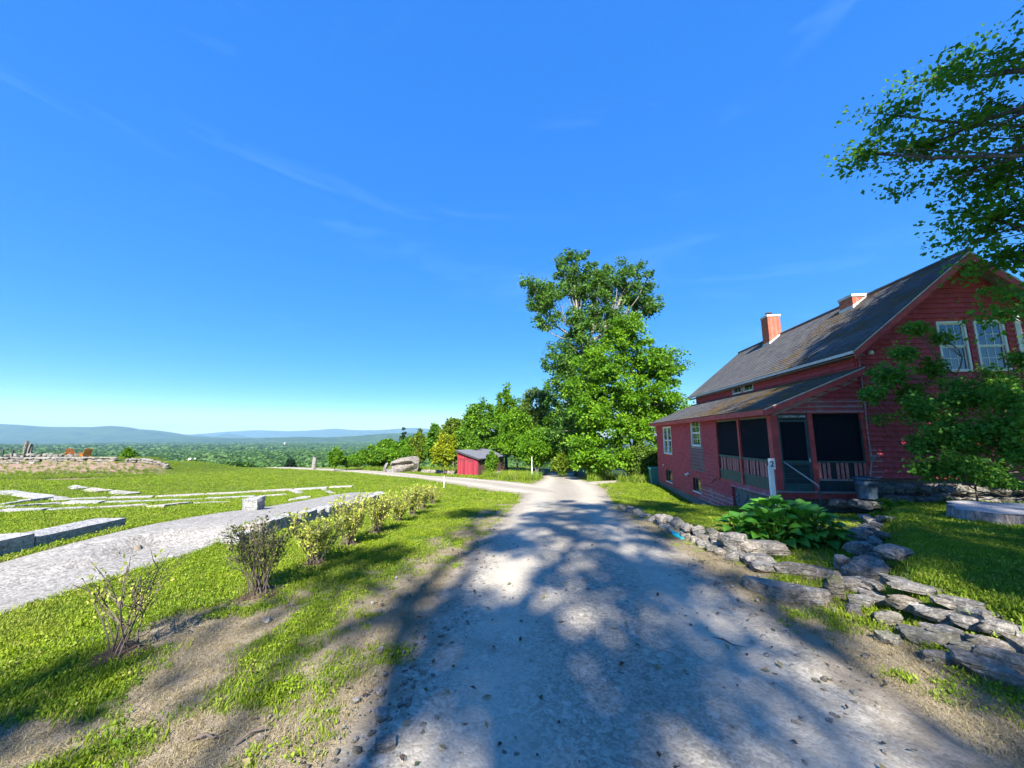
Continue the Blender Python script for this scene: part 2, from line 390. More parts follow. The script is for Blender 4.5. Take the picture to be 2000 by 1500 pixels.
M['galv'] = simple('galvanised_steel', (0.060, 0.095, 0.125), 0.5, 0.3, 7, 0.06, 0.3, 0.3)
M['teal'] = simple('teal_plastic', (0.01, 0.42, 0.46), 0.4, 0.1, 6, 0.05)
M['cart'] = simple('sea_green_cart_plastic', (0.06, 0.23, 0.20), 0.5, 0.1, 4, 0.05)
M['orange'] = simple('orange_painted_slat', (0.58, 0.15, 0.02), 0.5, 0.12, 6, 0.1)
M['cap'] = simple('rusty_chimney_cap', (0.10, 0.07, 0.06), 0.6, 0.4, 10, 0.2)
M['mortar'] = simple('mortar', (0.42, 0.37, 0.33), 0.9, 0.15, 10, 0.3)
M['lead'] = simple('pale_flashing', (0.55, 0.53, 0.50), 0.5, 0.2, 6, 0.1)
M['soil'] = simple('bark_mulch', (0.15, 0.105, 0.075), 0.95, 0.45, 26, 1.0, 0.1, bdist=0.04)
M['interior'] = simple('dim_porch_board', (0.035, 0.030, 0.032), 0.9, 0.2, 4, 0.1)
t = NT('shed_red_board'); c = t.mix(t.rand(), (0.20, 0.018, 0.032), (0.34, 0.040, 0.060)); c = t.mix(t.rng(t.noise(t.map(t.obj(), (9, 9, 1)), 2, 5), .5, .75, 0, .4), c, (0.30, 0.10, 0.11)); M['shed_red'] = t.done(t.prin(c, 0.75, None, 0.2))
M['shed_roof'] = simple('slate_grey_metal_roof', (0.14, 0.145, 0.175), 0.55, 0.15, 3, 0.1)
t = NT('brick'); r = t.attr('rnd'); P = t.obj()
c = t.mix(r, (0.34, 0.072, 0.040), (0.46, 0.135, 0.075)); c = t.mix(t.rng(t.noise(P, 16, 4), 0.5, 0.75, 0, 0.5), c, (0.20, 0.06, 0.04))
M['brick'] = t.done(t.prin(c, 0.85, t.bump(t.noise(P, 60, 4), 0.4, 0.005), 0.2))
# asphalt roof with moss
def roofing(name, moss, lo, hi):
    t = NT(name); P = t.obj(); r = t.attr('rnd')
    tab = t.n('ShaderNodeTexVoronoi', None, Vector=t.map(P, (1.2, 3.6, 6.2)), Scale=1.0)
    tv = t.n('ShaderNodeSeparateColor', None, Color=tab.outputs['Color']).outputs['Red']
    c = t.mix(t.math('MULTIPLY', tv, 0.8), (0.078, 0.078, 0.084), (0.125, 0.122, 0.12))
    c = t.mix(t.rng(t.noise(P, 1.1, 5, 0.65), 0.45, 0.7, 0, 0.5), c, (0.135, 0.13, 0.125))
    m1 = t.noise(P, 1.0, 6, 0.72); m2 = t.noise(P, 12, 5, 0.7)
    mv = t.math('ADD', t.math('MULTIPLY', m1, 0.75), t.math('MULTIPLY', m2, 0.35))
    y_ = t.n('ShaderNodeSeparateXYZ', None, Vector=P).outputs['Y']
    mv = t.math('ADD', mv, t.rng(y_, lo, hi, moss, -0.12))
    mcol = t.mix(t.noise(P, 5, 5), (0.060, 0.048, 0.014), (0.20, 0.12, 0.05))
    mm = t.rng(mv, 0.60, 0.72)
    c = t.mix(mm, c, mcol)
    h = t.math('ADD', t.noise(P, 40, 3), t.math('MULTIPLY', mm, t.math('ADD', t.noise(P, 22, 5, 0.7), 0.6)))
    return t.done(t.prin(c, 0.92, t.bump(h, 0.8, 0.03), 0.2))
M['roof'] = roofing('asphalt_roof', 0.075, 3.5, 9.0)
M['roof_low'] = roofing('mossy_asphalt_roof', 0.13, 5.0, 10.5)
# glass and insect screen
t = NT('window_glass'); gl = t.n('ShaderNodeBsdfGlossy'); t.put(gl.inputs['Roughness'], 0.03); t.put(gl.inputs['Color'], (0.9, 0.95, 1, 1))
df = t.prin((0.012, 0.016, 0.026), 0.2, None, 0.4); ms2 = t.n('ShaderNodeMixShader')
fr = t.n('ShaderNodeFresnel', None, IOR=1.5)
t.put(ms2.inputs[0], t.rng(fr.outputs[0], 0, 1, 0.05, 1.0)); t.put(ms2.inputs[1], df); t.put(ms2.inputs[2], gl.outputs[0]); M['glass'] = t.done(ms2.outputs[0])
t = NT('insect_screen'); tp = t.n('ShaderNodeBsdfTransparent'); df = t.prin((0.009, 0.014, 0.024), 0.8, None, 0.15)
ms2 = t.n('ShaderNodeMixShader'); t.put(ms2.inputs[0], 0.55); t.put(ms2.inputs[1], tp.outputs[0]); t.put(ms2.inputs[2], df); M['screen'] = t.done(ms2.outputs[0])
# bark and cut wood
t = NT('bark'); P = t.obj(); g = t.noise(t.map(P, (9, 9, 1.6)), 2.2, 6, 0.7)
M['bark'] = t.done(t.prin(t.mix(t.rng(g, 0.35, 0.65), (0.045, 0.036, 0.032), (0.17, 0.15, 0.135)), 0.95, t.bump(g, 0.9, 0.03), 0.15))
t = NT('pale_bark'); P = t.obj(); g = t.noise(t.map(P, (5, 5, 1.0)), 2.0, 6, 0.7)
M['bark_pale'] = t.done(t.prin(t.mix(t.rng(g, 0.35, 0.65), (0.16, 0.13, 0.11), (0.40, 0.36, 0.31)), 0.95, t.bump(g, 0.7, 0.03), 0.15))
t = NT('stump_wood'); P = t.obj(); g = t.noise(t.map(P, (16, 16, 1.5)), 1.6, 6, 0.75); sp = t.noise(P, 4, 5)
c = t.mix(t.rng(g, 0.35, 0.65), (0.11, 0.09, 0.085), (0.36, 0.32, 0.31)); c = t.mix(t.rng(sp, 0.55, 0.7, 0, 0.6), c, (0.40, 0.38, 0.38))
M['stump'] = t.done(t.prin(c, 0.9, t.bump(g, 1.0, 0.03), 0.15))
t = NT('weathered_end_grain'); P = t.obj(); rg = t.n('ShaderNodeTexWave', {'wave_type': 'RINGS', 'rings_direction': 'Z'}, Vector=P, Scale=9.0, Distortion=2.5, Detail=3.0)
c = t.mix(rg.outputs['Fac'], (0.30, 0.275, 0.265), (0.44, 0.41, 0.39)); c = t.mix(t.rng(t.noise(P, 3, 5), 0.5, 0.7, 0, 0.5), c, (0.2, 0.18, 0.17))
M['stump_top'] = t.done(t.prin(c, 0.9, t.bump(rg.outputs['Fac'], 0.3, 0.01), 0.15))
M['twig'] = simple('grey_brown_twig', (0.135, 0.105, 0.085), 0.9, 0.3, 12, 0.2)
# foliage: dark, mid, light
M['lf_maple'] = leaf_mat('leaf_bright_maple', (0.050, 0.135, 0.008), (0.100, 0.235, 0.008), (0.200, 0.350, 0.012), 0.36)
M['lf_dark'] = leaf_mat('leaf_dark_ash', (0.036, 0.100, 0.014), (0.066, 0.160, 0.018), (0.125, 0.240, 0.028), 0.32)
M['lf_mid'] = leaf_mat('leaf_mid_green', (0.045, 0.125, 0.009), (0.090, 0.210, 0.010), (0.175, 0.315, 0.014), 0.3)
M['lf_pale'] = leaf_mat('leaf_pale_birch', (0.060, 0.125, 0.016), (0.105, 0.185, 0.022), (0.170, 0.250, 0.034), 0.3)
M['lf_olive'] = leaf_mat('leaf_olive', (0.065, 0.120, 0.010), (0.125, 0.195, 0.012), (0.205, 0.275, 0.018), 0.3)
M['lf_yellow'] = leaf_mat('leaf_yellow_green', (0.13, 0.19, 0.008), (0.22, 0.28, 0.010), (0.36, 0.37, 0.016), 0.3)
M['lf_shade'] = leaf_mat('leaf_over_drive', (0.028, 0.090, 0.012), (0.052, 0.150, 0.016), (0.100, 0.225, 0.020), 0.42)
M['lf_over'] = leaf_mat('leaf_overhanging', (0.034, 0.120, 0.014), (0.064, 0.190, 0.018), (0.130, 0.290, 0.022), 0.42)
M['lf_shrub'] = leaf_mat('leaf_wall_shrub', (0.055, 0.165, 0.024), (0.105, 0.265, 0.032), (0.195, 0.370, 0.042), 0.38)
M['lf_gold'] = leaf_mat('leaf_golden_azalea', (0.20, 0.26, 0.028), (0.35, 0.385, 0.050), (0.54, 0.52, 0.13), 0.3)
M['lf_twiggy'] = leaf_mat('leaf_grey_olive', (0.055, 0.075, 0.022), (0.11, 0.125, 0.035), (0.26, 0.23, 0.07), 0.25)
M['lf_pine'] = leaf_mat('needle_dark', (0.012, 0.036, 0.016), (0.020, 0.055, 0.022), (0.035, 0.080, 0.026), 0.1)
M['lf_fern'] = leaf_mat('fern_frond', (0.065, 0.16, 0.012), (0.12, 0.25, 0.014), (0.19, 0.32, 0.02), 0.35)
t = NT('grass_blade'); r = t.attr('rnd'); ir = t.rand(); P = t.pos()
c = t.mix(t.rng(r, 0, .5), (0.085, 0.155, 0.008), (0.150, 0.245, 0.011)); c = t.mix(t.rng(r, .5, 1), c, (0.270, 0.345, 0.026))
c = t.mix(t.rng(t.noise(P, 1.1, 4, .6), .40, .62, 0, .75), c, (0.225, 0.310, 0.009)); c = t.mix(t.rng(t.noise(P, 2.7, 4, .6), .52, .68, 0, .7), c, (0.048, 0.125, 0.012))
c = t.mix(t.rng(ir, .84, .98, 0, .7), c, (0.34, 0.30, 0.09)); c = t.mix(t.rng(t.noise(P, .5, 4, .6), .52, .72, 0, .4), c, (0.31, 0.30, 0.07))
p_ = t.prin(c, .6, None, .2); tr = t.n('ShaderNodeBsdfTranslucent'); t.put(tr.inputs['Color'], t.mix(.3, c, (0.35, 0.45, 0.03))); ms2 = t.n('ShaderNodeMixShader'); t.put(ms2.inputs[0], .30); t.put(ms2.inputs[1], p_); t.put(ms2.inputs[2], tr.outputs[0]); M['grass'] = t.done(ms2.outputs[0])
M['grass_dry'] = leaf_mat('straw_blade', (0.17, 0.135, 0.07), (0.25, 0.205, 0.105), (0.36, 0.30, 0.16), 0.2, 0.2)
M['forest'] = leaf_mat('far_forest_leaf', (0.026, 0.075, 0.014), (0.050, 0.120, 0.018), (0.105, 0.185, 0.026), 0.2)
t = NT('hosta_leaf'); r = t.rand(); P = t.obj()
c = t.mix(r, (0.036, 0.170, 0.014), (0.115, 0.320, 0.022)); vein = t.n('ShaderNodeTexWave', {'bands_direction': 'X'}, Vector=P, Scale=9.0, Distortion=0.6)
p_ = t.prin(c, 0.42, t.bump(vein.outputs['Fac'], 0.35, 0.008), 0.4); tr = t.n('ShaderNodeBsdfTranslucent'); t.put(tr.inputs['Color'], (0.12, 0.34, 0.02, 1))
ms2 = t.n('ShaderNodeMixShader'); t.put(ms2.inputs[0], 0.22); t.put(ms2.inputs[1], p_); t.put(ms2.inputs[2], tr.outputs[0]); M['hosta'] = t.done(ms2.outputs[0])
# forest seen from miles off, crowns too small to tell apart
t = NT('wooded_hill'); P = t.pos(); n1 = t.noise(P, 0.006, 6, 0.6); n2 = t.n('ShaderNodeTexVoronoi', None, Vector=P, Scale=0.05)
c = t.mix(t.rng(n1, 0.35, 0.65), (0.014, 0.040, 0.014), (0.050, 0.090, 0.022))
M['hill'] = t.done(t.prin(c, 1.0, t.bump(n2.outputs['Distance'], 1.0, 8.0), 0.0))

# ------------------------------------------------------------------ ground sheet
ang = np.unique(np.concatenate([np.linspace(-72, 72, 470), np.linspace(72, 288, 70)])); ang = ang[ang < 287.9]
rad = np.geomspace(0.5, 16000, 372)
A, RR = np.meshgrid(np.radians(ang), rad)
gx, gy = (RR * np.sin(A)).ravel(), (RR * np.cos(A)).ravel()
GV = np.stack([gx, gy, ground_z(gx, gy)], 1)
na, nr = len(ang), len(rad)
I, J = np.meshgrid(np.arange(nr - 1), np.arange(na), indexing='ij'); J2 = (J + 1) % na
GF = np.stack([I * na + J, (I + 1) * na + J, (I + 1) * na + J2, I * na + J2], -1).reshape(-1, 4)[:, ::-1]
def bare(x, y):
    """how bare the lawn is: worn shoulders of the drive, mulch strip under the shrubs, dry patches"""
    ri = road_in(x, y); n = fbm(x * 0.9, y * 0.9, 21, 4); n2 = fbm(x * 2.3, y * 2.3, 31, 4)
    sh = sstep(-1.35, -0.1, ri) * np.where(y < 13, 1.0, 0.45) * np.where(x > 2, 1.0, 0.9)
    d = sh * 0.85 + (n2 - 0.47) * 1.5 * sstep(-3.2, -0.4, ri)
    strip = np.exp(-((x + 2.3) / 0.75) ** 2) * sstep(5.2, 2.6, y) * sstep(-3, 0, y)
    d = d + strip * (0.55 + (n2 - 0.45) * 1.6)
    worn = sstep(-3.7, -2.9, x) * sstep(-.2, -.9, x) * sstep(5.6, 3.6, y) * sstep(-2, 0, y)
    d = np.maximum(d, worn * np.clip(.20 + (fbm(x * 1.5, y * 1.5, 71, 4) - .45) * 4.2, 0, 1) * .85)
    bed = sstep(0.35, 0.8, x - 3.2) * sstep(3.6, 4.4, y) * sstep(10.8, 9.5, y) * (yard(x, y) < -0.05) * (x < 8)
    d = np.maximum(d, bed * (0.42 + (n - 0.45) * 1.2))
    d = np.maximum(d, sstep(0.3, -0.1, np.abs(yard(x, y))) * (x < 9) * (x > 3) * 0.4)
    ip = inside_line(x, y, PD)
    d = np.maximum(d, sstep(-0.15, 0.1, ip))
    return np.clip(d, 0, 1)
def planted(x, y):
    return sstep(-37, -41, x + (y - 40) * 0.5 + 3 * (fbm(x * .3, y * .3, 5, 3) - .5)) * sstep(28.5, 31.5, y + 0.10 * (x + 50)) * (1 - sstep(44.6, 45.4, y)) * sstep(-90, -80, x)
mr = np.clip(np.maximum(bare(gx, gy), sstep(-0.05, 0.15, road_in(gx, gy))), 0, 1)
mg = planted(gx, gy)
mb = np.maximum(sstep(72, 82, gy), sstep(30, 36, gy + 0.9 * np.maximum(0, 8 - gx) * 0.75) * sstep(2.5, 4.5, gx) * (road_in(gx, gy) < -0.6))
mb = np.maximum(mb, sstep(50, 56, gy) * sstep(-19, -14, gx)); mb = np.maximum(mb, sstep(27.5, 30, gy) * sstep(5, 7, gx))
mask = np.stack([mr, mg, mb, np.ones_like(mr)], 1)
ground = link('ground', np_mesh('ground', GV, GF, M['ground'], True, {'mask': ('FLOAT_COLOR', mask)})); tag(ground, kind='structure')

def strip(name, D, mat_, crown=0.02, cells=16, seed=0, lift=0.0):
    T = np.gradient(D[:, :2], axis=0); T /= np.linalg.norm(T, axis=1)[:, None]; N = np.stack([T[:, 1], -T[:, 0]], 1)
    # resample finely near the viewer
    s = np.concatenate([[0], np.cumsum(np.linalg.norm(np.diff(D[:, :2], axis=0), axis=1))]); n = int(min(260, max(40, s[-1] / 0.25)))
    q = np.linspace(0, s[-1], n); C = np.stack([np.interp(q, s, D[:, i]) for i in range(3)], 1); Nn = np.stack([np.interp(q, s, N[:, i]) for i in range(2)], 1)
    u = np.linspace(-1, 1, cells + 1); V = []
    for k in u:
        wob = 1 + 0.10 * (fbm(q * 0.8, np.full(n, 3.0 * np.sign(k)), 40 + seed, 4) - 0.47) * (abs(k) > .8)
        off = (C[:, 2] * wob + 0.30) * k
        V.append(np.stack([C[:, 0] + Nn[:, 0] * off, C[:, 1] + Nn[:, 1] * off], 1))
    V = np.stack(V, 1); X, Y = V[..., 0], V[..., 1]
    prof = crown * (1 - u ** 2) - 0.13 * np.clip((np.abs(u) - 0.80) / 0.20, 0, 1) ** 1.3
    Z = land(X.ravel(), Y.ravel()).reshape(X.shape) + prof[None, :] + lift
    tr = np.exp(-((np.abs(u) - 0.45) / 0.16) ** 2)[None, :] * np.ones((n, 1))
    VV = np.stack([X, Y, Z], -1).reshape(-1, 3); m_ = cells + 1
    I, J = np.meshgrid(np.arange(n - 1), np.arange(cells), indexing='ij')
    F = np.stack([I * m_ + J, I * m_ + J + 1, (I + 1) * m_ + J + 1, (I + 1) * m_ + J], -1).reshape(-1, 4)
    o = link(name, np_mesh(name, VV, F, mat_, True, {'track': ('FLOAT', tr.ravel()), 'rim': ('FLOAT', (np.abs(u)[None, :] * np.ones((n, 1))).ravel())})); tag(o, kind='structure'); return o
strip('road', RD[0][1], M['road'], 0.035, 22, 1)
strip('road_branch', RD[1][1], M['road'], 0.03, 16, 2, 0.006)
strip('road_spur', RD[2][1], M['road'], 0.02, 10, 3, 0.002)
strip('path', PD, M['path'], 0.02, 14, 4)

# wooded hills on the skyline: a ridge line with body in front and behind
def ridge(name, pts, y0, depth, zb, seed, rough):
    px = np.array([p[0] for p in pts], float); pv = np.array([p[1] for p in pts], float)
    xs = (px - 1000) / FPX * y0; zs = CAM_Z + (HZ - pv) / FPX * y0
    X = np.linspace(xs[0], xs[-1], 260); Zr = np.interp(X, xs, zs); k = np.hanning(9); k /= k.sum(); Zr = np.convolve(np.pad(Zr, 4, 'edge'), k, 'valid')
    u = np.linspace(-1, 1, 31); V = []
    for q in u:
        e = math.exp(-(q * 1.9) ** 2); yy = y0 + q * depth + 0.25 * depth * (fbm(X / 1500, np.full(260, 1.0), seed, 3) - .45)
        z = zb + (Zr - zb) * e + rough * (1 - abs(q)) * (fbm(X / 500, yy / 500, seed, 5) - 0.47) * (1 if abs(q) > 0.05 else 0.35)
        V.append(np.stack([X, yy, z], 1))
    VV = np.stack(V, 1).reshape(-1, 3); I, J = np.meshgrid(np.arange(259), np.arange(30), indexing='ij')
    F = np.stack([I * 31 + J, I * 31 + J + 1, (I + 1) * 31 + J + 1, (I + 1) * 31 + J], -1).reshape(-1, 4)
    o = link(name, np_mesh(name, VV, F[:, ::-1], M['hill'], True)); tag(o, kind='structure')
ridge('hill', [(-420, 846), (-250, 836), (-90, 830), (0, 828.5), (45, 831), (95, 833.5), (190, 834.5), (215, 832), (232, 832.5), (262, 838.5), (290, 840), (320, 845.5), (350, 851), (400, 853.5), (480, 856)], 6200, 1500, -95, 1, 40)
ridge('hill_middle', [(300, 858), (420, 856.5), (520, 855), (590, 853), (640, 854), (700, 852), (770, 846.5), (830, 845), (900, 844), (1000, 846), (1150, 850)], 5200, 1100, -95, 2, 30)
ridge('mountain_small', [(300, 856), (360, 852), (395, 848.5), (425, 853), (450, 846), (480, 852), (510, 857), (600, 860)], 9500, 900, -140, 3, 30)
ridge('mountain', [(250, 856), (340, 850), (400, 848), (450, 843), (505, 840.5), (560, 842.5), (610, 841.5), (660, 837.5), (685, 840), (740, 840.5), (790, 837), (812, 835.5), (850, 839), (950, 842), (1080, 846)], 13000, 1600, -220, 4, 60)

# ------------------------------------------------------------------ foliage builder
def leaves_mesh(name, P0, out, size, m, rng, up=0.6, droop=0.25, wid=0.36, rnd=None):
    """P0 (n,3) leaf bases, out (n,3) rough outward direction; each leaf two folded triangles"""
    n = len(P0)
    d = out + rng.normal(0, 0.75, (n, 3)); d[:, 2] -= droop; d /= np.linalg.norm(d, axis=1)[:, None] + 1e-9
    nn = rng.normal(0, 0.55, (n, 3)) + out * 0.45; nn[:, 2] += up
    s = np.cross(d, nn); s /= np.linalg.norm(s, axis=1)[:, None] + 1e-9; nn = np.cross(s, d)
    L = (size * rng.uniform(0.5, 1.4, n))[:, None]
    mid = P0 + d * L * 0.45 + nn * L * 0.10
    V = np.stack([P0, mid + s * L * wid, P0 + d * L - nn * L * 0.10, mid - s * L * wid], 1).reshape(-1, 3)
    b = np.arange(n)[:, None] * 4
    F = np.concatenate([b + np.array([[0, 1, 2]]), b + np.array([[0, 2, 3]])], 1).reshape(-1, 3)
    r = rng.random(n) if rnd is None else np.clip(rnd + rng.normal(0, 0.16, n), 0, 1)
    return np_mesh(name, V, F, m, False, {'rnd': ('FLOAT', np.repeat(r, 4))})

def bend(a, b, rng, n=5, sag=0.1, wob=0.06):
    a, b = np.array(a, float), np.array(b, float); L = np.linalg.norm(b - a); out = []
    w1 = rng.normal(0, wob * L, 3)
    for k in range(n + 1):
        t = k / n; p = a + (b - a) * t + w1 * math.sin(math.pi * t) + np.array([0, 0, sag * L * math.sin(math.pi * t)])
        out.append(p)
    return out

def tree(name, base, trunk, lobes, label, cat='tree', leaf='lf_mid', bark='bark', clumps=60, per=90, lsize=0.22, crad=0.8, seed=1,
         r0=0.25, group=None, twigs=True, shell=0.55, flat=0.6, lean=None):
    """base (x,y,z); trunk height to the crown's heart; lobes (dx,dy,z,rx,ry,rz) are the masses of the crown, relative to base"""
    rng = np.random.default_rng(seed)
    t_ = empty(name, base, 0, label, cat, group)
    wood = MB()
    top = np.array([0, 0, trunk]) if lean is None else np.array(lean)
    tp = bend((0, 0, -0.3), top, rng, 8, 0, 0.03)
    rr = [r0 * (1.35 if k == 0 else 1.0) * (1 - 0.72 * k / 8) for k in range(9)]
    wood.tube(tp, rr, 8)
    vol = np.array([l[3] * l[4] * l[5] for l in lobes]) ** 0.75; vol /= vol.sum()
    C, O, S = [], [], []
    for li, l in enumerate(lobes):
        lc = np.array(l[:3]); lr = np.array(l[3:6]); nC = max(3, int(round(clumps * vol[li])))
        a_ = tp[min(8, max(2, int(8 * min(1, max(0.2, (lc[2] - lr[2]) / max(trunk, .1))))))]
        br = bend(a_, lc, rng, 5, -0.05, 0.10); rb = max(0.02, r0 * 0.42 * min(1, lr.max() / 3.0))
        wood.tube(br, [rb * (1 - 0.65 * k / 5) for k in range(6)], 6)
        for k in range(nC):
            v = rng.normal(0, 1, 3); v /= np.linalg.norm(v); rad_ = rng.uniform(shell, 1.0) if rng.random() < 0.8 else rng.uniform(0.0, max(.1, shell))
            c = lc + v * lr * rad_; C.append(c); O.append(v * np.array([1, 1, 0.8]) + np.array([0, 0, 0.25])); S.append(crad * rng.choice([.45, .7, 1.0, 1.0, 1.45]))
            if twigs and (k % 2 == 0):
                st = np.array(br[rng.integers(2, 6)]); wood.tube(bend(st, c, rng, 3, -0.03, 0.06), [rb * 0.34, rb * 0.24, rb * 0.15, rb * 0.06], 4, False)
    C, O, S = np.array(C), np.array(O), np.array(S); n = len(C) * per
    idx = np.repeat(np.arange(len(C)), per)
    loc = rng.normal(0, 1, (n, 3)); loc /= np.linalg.norm(loc, axis=1)[:, None]; rr_ = rng.random(n) ** 0.5
    Pn = C[idx] + loc * rr_[:, None] * S[idx][:, None] * np.array([1, 1, flat])
    Oo = O[idx] * 0.6 + loc * 0.6
    cl = rng.random(len(C))[idx] * 0.6 + 0.2
    lm = leaves_mesh('crown', Pn, Oo, lsize, M[leaf], rng, rnd=cl)
    wood.build('trunk', M[bark], t_, True); link('crown', lm, t_)
    return t_

def lettering(name, text, size, m, parent, width=None, heavy=.0012):
    fc = bpy.data.curves.new(name, 'FONT'); fc.body = text; fc.size = size; fc.extrude = .002; fc.space_character = 1.12; fc.align_x = 'CENTER'; fc.offset = heavy
    tmp = bpy.data.objects.new(name, fc); COL.objects.link(tmp); bpy.context.view_layer.update()
    me = bpy.data.meshes.new_from_object(tmp.evaluated_get(bpy.context.evaluated_depsgraph_get())); bpy.data.objects.remove(tmp)
    me.materials.clear(); me.materials.append(m)
    if width:
        xs = [v.co.x for v in me.vertices]; k = width / (max(xs) - min(xs)); me.transform(Matrix.Diagonal((k, k, 1, 1)))
    return link(name, me, parent)

# ------------------------------------------------------------------ stones
def rock_mesh(seed, box=0.75, cuts=9, rough=0.06, cut=3, m=None):
    rng = np.random.default_rng(seed); bm = bmesh.new(); bmesh.ops.create_cube(bm, size=1.0)
    bmesh.ops.subdivide_edges(bm, edges=bm.edges[:], cuts=cut, use_grid_fill=True)
    V = np.array([v.co[:] for v in bm.verts]); sph = V / np.linalg.norm(V, axis=1)[:, None] * 0.56
    V = V * box + sph * (1 - box)
    for k in range(cuts):
        n = rng.normal(0, 1, 3); n /= np.linalg.norm(n); d = rng.uniform(0.36, 0.50); q = V @ n
        V = V - np.outer(np.maximum(q - d, 0) * 0.9, n)
    V += rng.normal(0, rough * 0.5, V.shape)
    V[:, 2] += rough * (fbm(V[:, 0] * 3 + seed, V[:, 1] * 3, seed, 3) - .45) * 2
    V -= (V.max(0) + V.min(0)) / 2; V /= (V.max(0) - V.min(0))
    for v, c in zip(bm.verts, V): v.co = c
    me = bpy.data.meshes.new('stone'); bm.to_mesh(me); bm.free()
    me.polygons.foreach_set('use_smooth', [True] * len(me.polygons)); me.set_sharp_from_angle(angle=R(20))
    if m: me.materials.append(m)
    return me
ROCK = {k: [rock_mesh(10 + i + j * 40, box=bx, cuts=ct, m=M[mm]) for i in range(8)]
        for j, (k, mm, bx, ct) in enumerate((('field', 'stone', 0.6, 10), ('slab', 'granite', 0.93, 4), ('dark', 'darkstone', 0.7, 9), ('pale', 'lightstone', 0.6, 9), ('rubble', 'rubble', 0.7, 8)))}
ROCK['flat'] = [rock_mesh(400 + i, box=0.85, cuts=6, m=M['stone']) for i in range(8)]
ROCK['stone_shaft'] = [rock_mesh(500, box=.96, cuts=3, m=M['rubble'])]
SR = random.Random(5)
def put_stone(parent, kind, loc, size, rz=0.0, tilt=0.08, name='stone'):
    o = link(name, SR.choice(ROCK[kind]), parent)
    o.location = loc; o.scale = size; o.rotation_euler = (SR.uniform(-tilt, tilt), SR.uniform(-tilt, tilt), rz)
    return o

# ------------------------------------------------------------------ the red house
HP = Vector((7.673, 11.0, 0.0)); HAZ = 6.352
house = empty('red_house', HP, -R(HAZ), 'weathered red shingled house with screened corner porch and two brick chimneys', 'house')
def HW(w_, s_, z_): return house_mat @ Vector((w_, s_, z_))
house_mat = Matrix.Translation(HP) @ Matrix.Rotation(-R(HAZ), 4, 'Z')
S_END, W_IN, W_R, W_RIDGE, Z_RIDGE, PITCH_M = 12.35, 2.5, 8.5, 5.5, 6.80, 0.845
def main_z(w_): return Z_RIDGE - PITCH_M * abs(w_ - W_RIDGE)
def low_z(w_): return 2.43 + 0.425 * w_

def cells(a0, a1, z0, z1, holes):
    az = sorted({a0, a1, *[min(max(h[0], a0), a1) for h in holes], *[min(max(h[1], a0), a1) for h in holes]})
    zz = sorted({z0, z1, *[min(max(h[2], z0), z1) for h in holes], *[min(max(h[3], z0), z1) for h in holes]})
    for i in range(len(az) - 1):
        for j in range(len(zz) - 1):
            ca, cz = (az[i] + az[i + 1]) / 2, (zz[j] + zz[j + 1]) / 2
            if not any(h[0] < ca < h[1] and h[2] < cz < h[3] for h in holes): yield az[i], az[i + 1], zz[j], zz[j + 1]
def gaps(a0, a1, z0, z1, holes):
    iv = [(a0, a1)]
    for h in holes:
        if h[2] < z1 - 0.02 and h[3] > z0 + 0.02:
            nv = []
            for p, q in iv:
                if h[1] <= p or h[0] >= q: nv.append((p, q))
                else:
                    if h[0] > p: nv.append((p, h[0]))
                    if h[1] < q: nv.append((h[1], q))
            iv = nv
    return [i for i in iv if i[1] - i[0] > 0.03]

win_left = [(5.44, 6.40, 1.20, 2.29), (9.50, 10.88, 0.66, 2.08)]
cellar = [(5.70, 6.56, -0.86, -0.28), (9.65, 10.72, -0.90, -0.28)]
H_L = win_left + cellar + [(-0.1, 3.75, 0.0, 2.26)]
H_G = [(4.80, 5.44, 3.48, 4.86), (5.76, 6.42, 3.48, 4.86)]
H_U = [(5.70, 6.52, 3.68, 4.02), (6.74, 7.56, 3.68, 4.02)]

m_ = MB()
for a, b, c_, d in cells(2.75, S_END, -1.12, 2.44, H_L): m_.box(0.0, 0.10, a, b, c_, d)
for a, b, c_, d in cells(0.0, 2.75, -0.18, 2.44, H_L): m_.box(0.0, 0.10, a, b, c_, d)
m_.box(0.1, W_R - .1, S_END - 0.1, S_END, -1.6, 2.44); m_.box(W_IN + .1, W_R - .1, S_END - 0.1, S_END, 2.44, 4.1)                              # far end
for a, b, c_, d in cells(0.0, S_END, 0.0, 4.22, [(0.0, 0.101, 0, 5)] + H_U): m_.box(W_IN, W_IN + 0.1, a, b, c_, d)  # main wall above and behind the porch
m_.hexa([(.1, S_END - .1, 2.442), (W_IN + .1, S_END - .1, 2.442), (W_IN + .1, S_END, 2.442), (.1, S_END, 2.442), (.1, S_END - .1, low_z(.1)), (W_IN + .1, S_END - .1, low_z(W_IN)), (W_IN + .1, S_END, low_z(W_IN)), (.1, S_END, low_z(.1))])
m_.build('side_wall', M['red_board'], house)
g_ = MB()                                                                           # gable, cut round its windows
def gable_piece(a, b, z0):
    za, zb = main_z(a) - 0.05, main_z(b) - 0.05
    g_.hexa([(a, 0.0, z0), (b, 0.0, z0), (b, 0.1, z0), (a, 0.1, z0), (a, 0.0, za), (b, 0.0, zb), (b, 0.1, zb), (a, 0.1, za)])
for a, b in ((W_IN, 4.80), (4.80, 5.44), (5.44, 5.5), (5.5, 5.76), (5.76, 6.42), (6.42, W_R)):
    hole = any(h[0] <= a and b <= h[1] for h in H_G)
    if hole: g_.box(a, b, 0, 0.1, 0.42, 3.48); gable_piece(a, b, 4.86)
    else: gable_piece(a, b, 0.42)
g_.hexa([(0, 0, 2.26), (W_IN, 0, 2.26), (W_IN, 0.1, 2.26), (0, 0.1, 2.26), (0, 0, low_z(0) - .03), (W_IN, 0, low_z(W_IN) - .03), (W_IN, 0.1, low_z(W_IN) - .03), (0, 0.1, low_z(0) - .03)])
g_.build('gable_wall', M['red_board'], house)
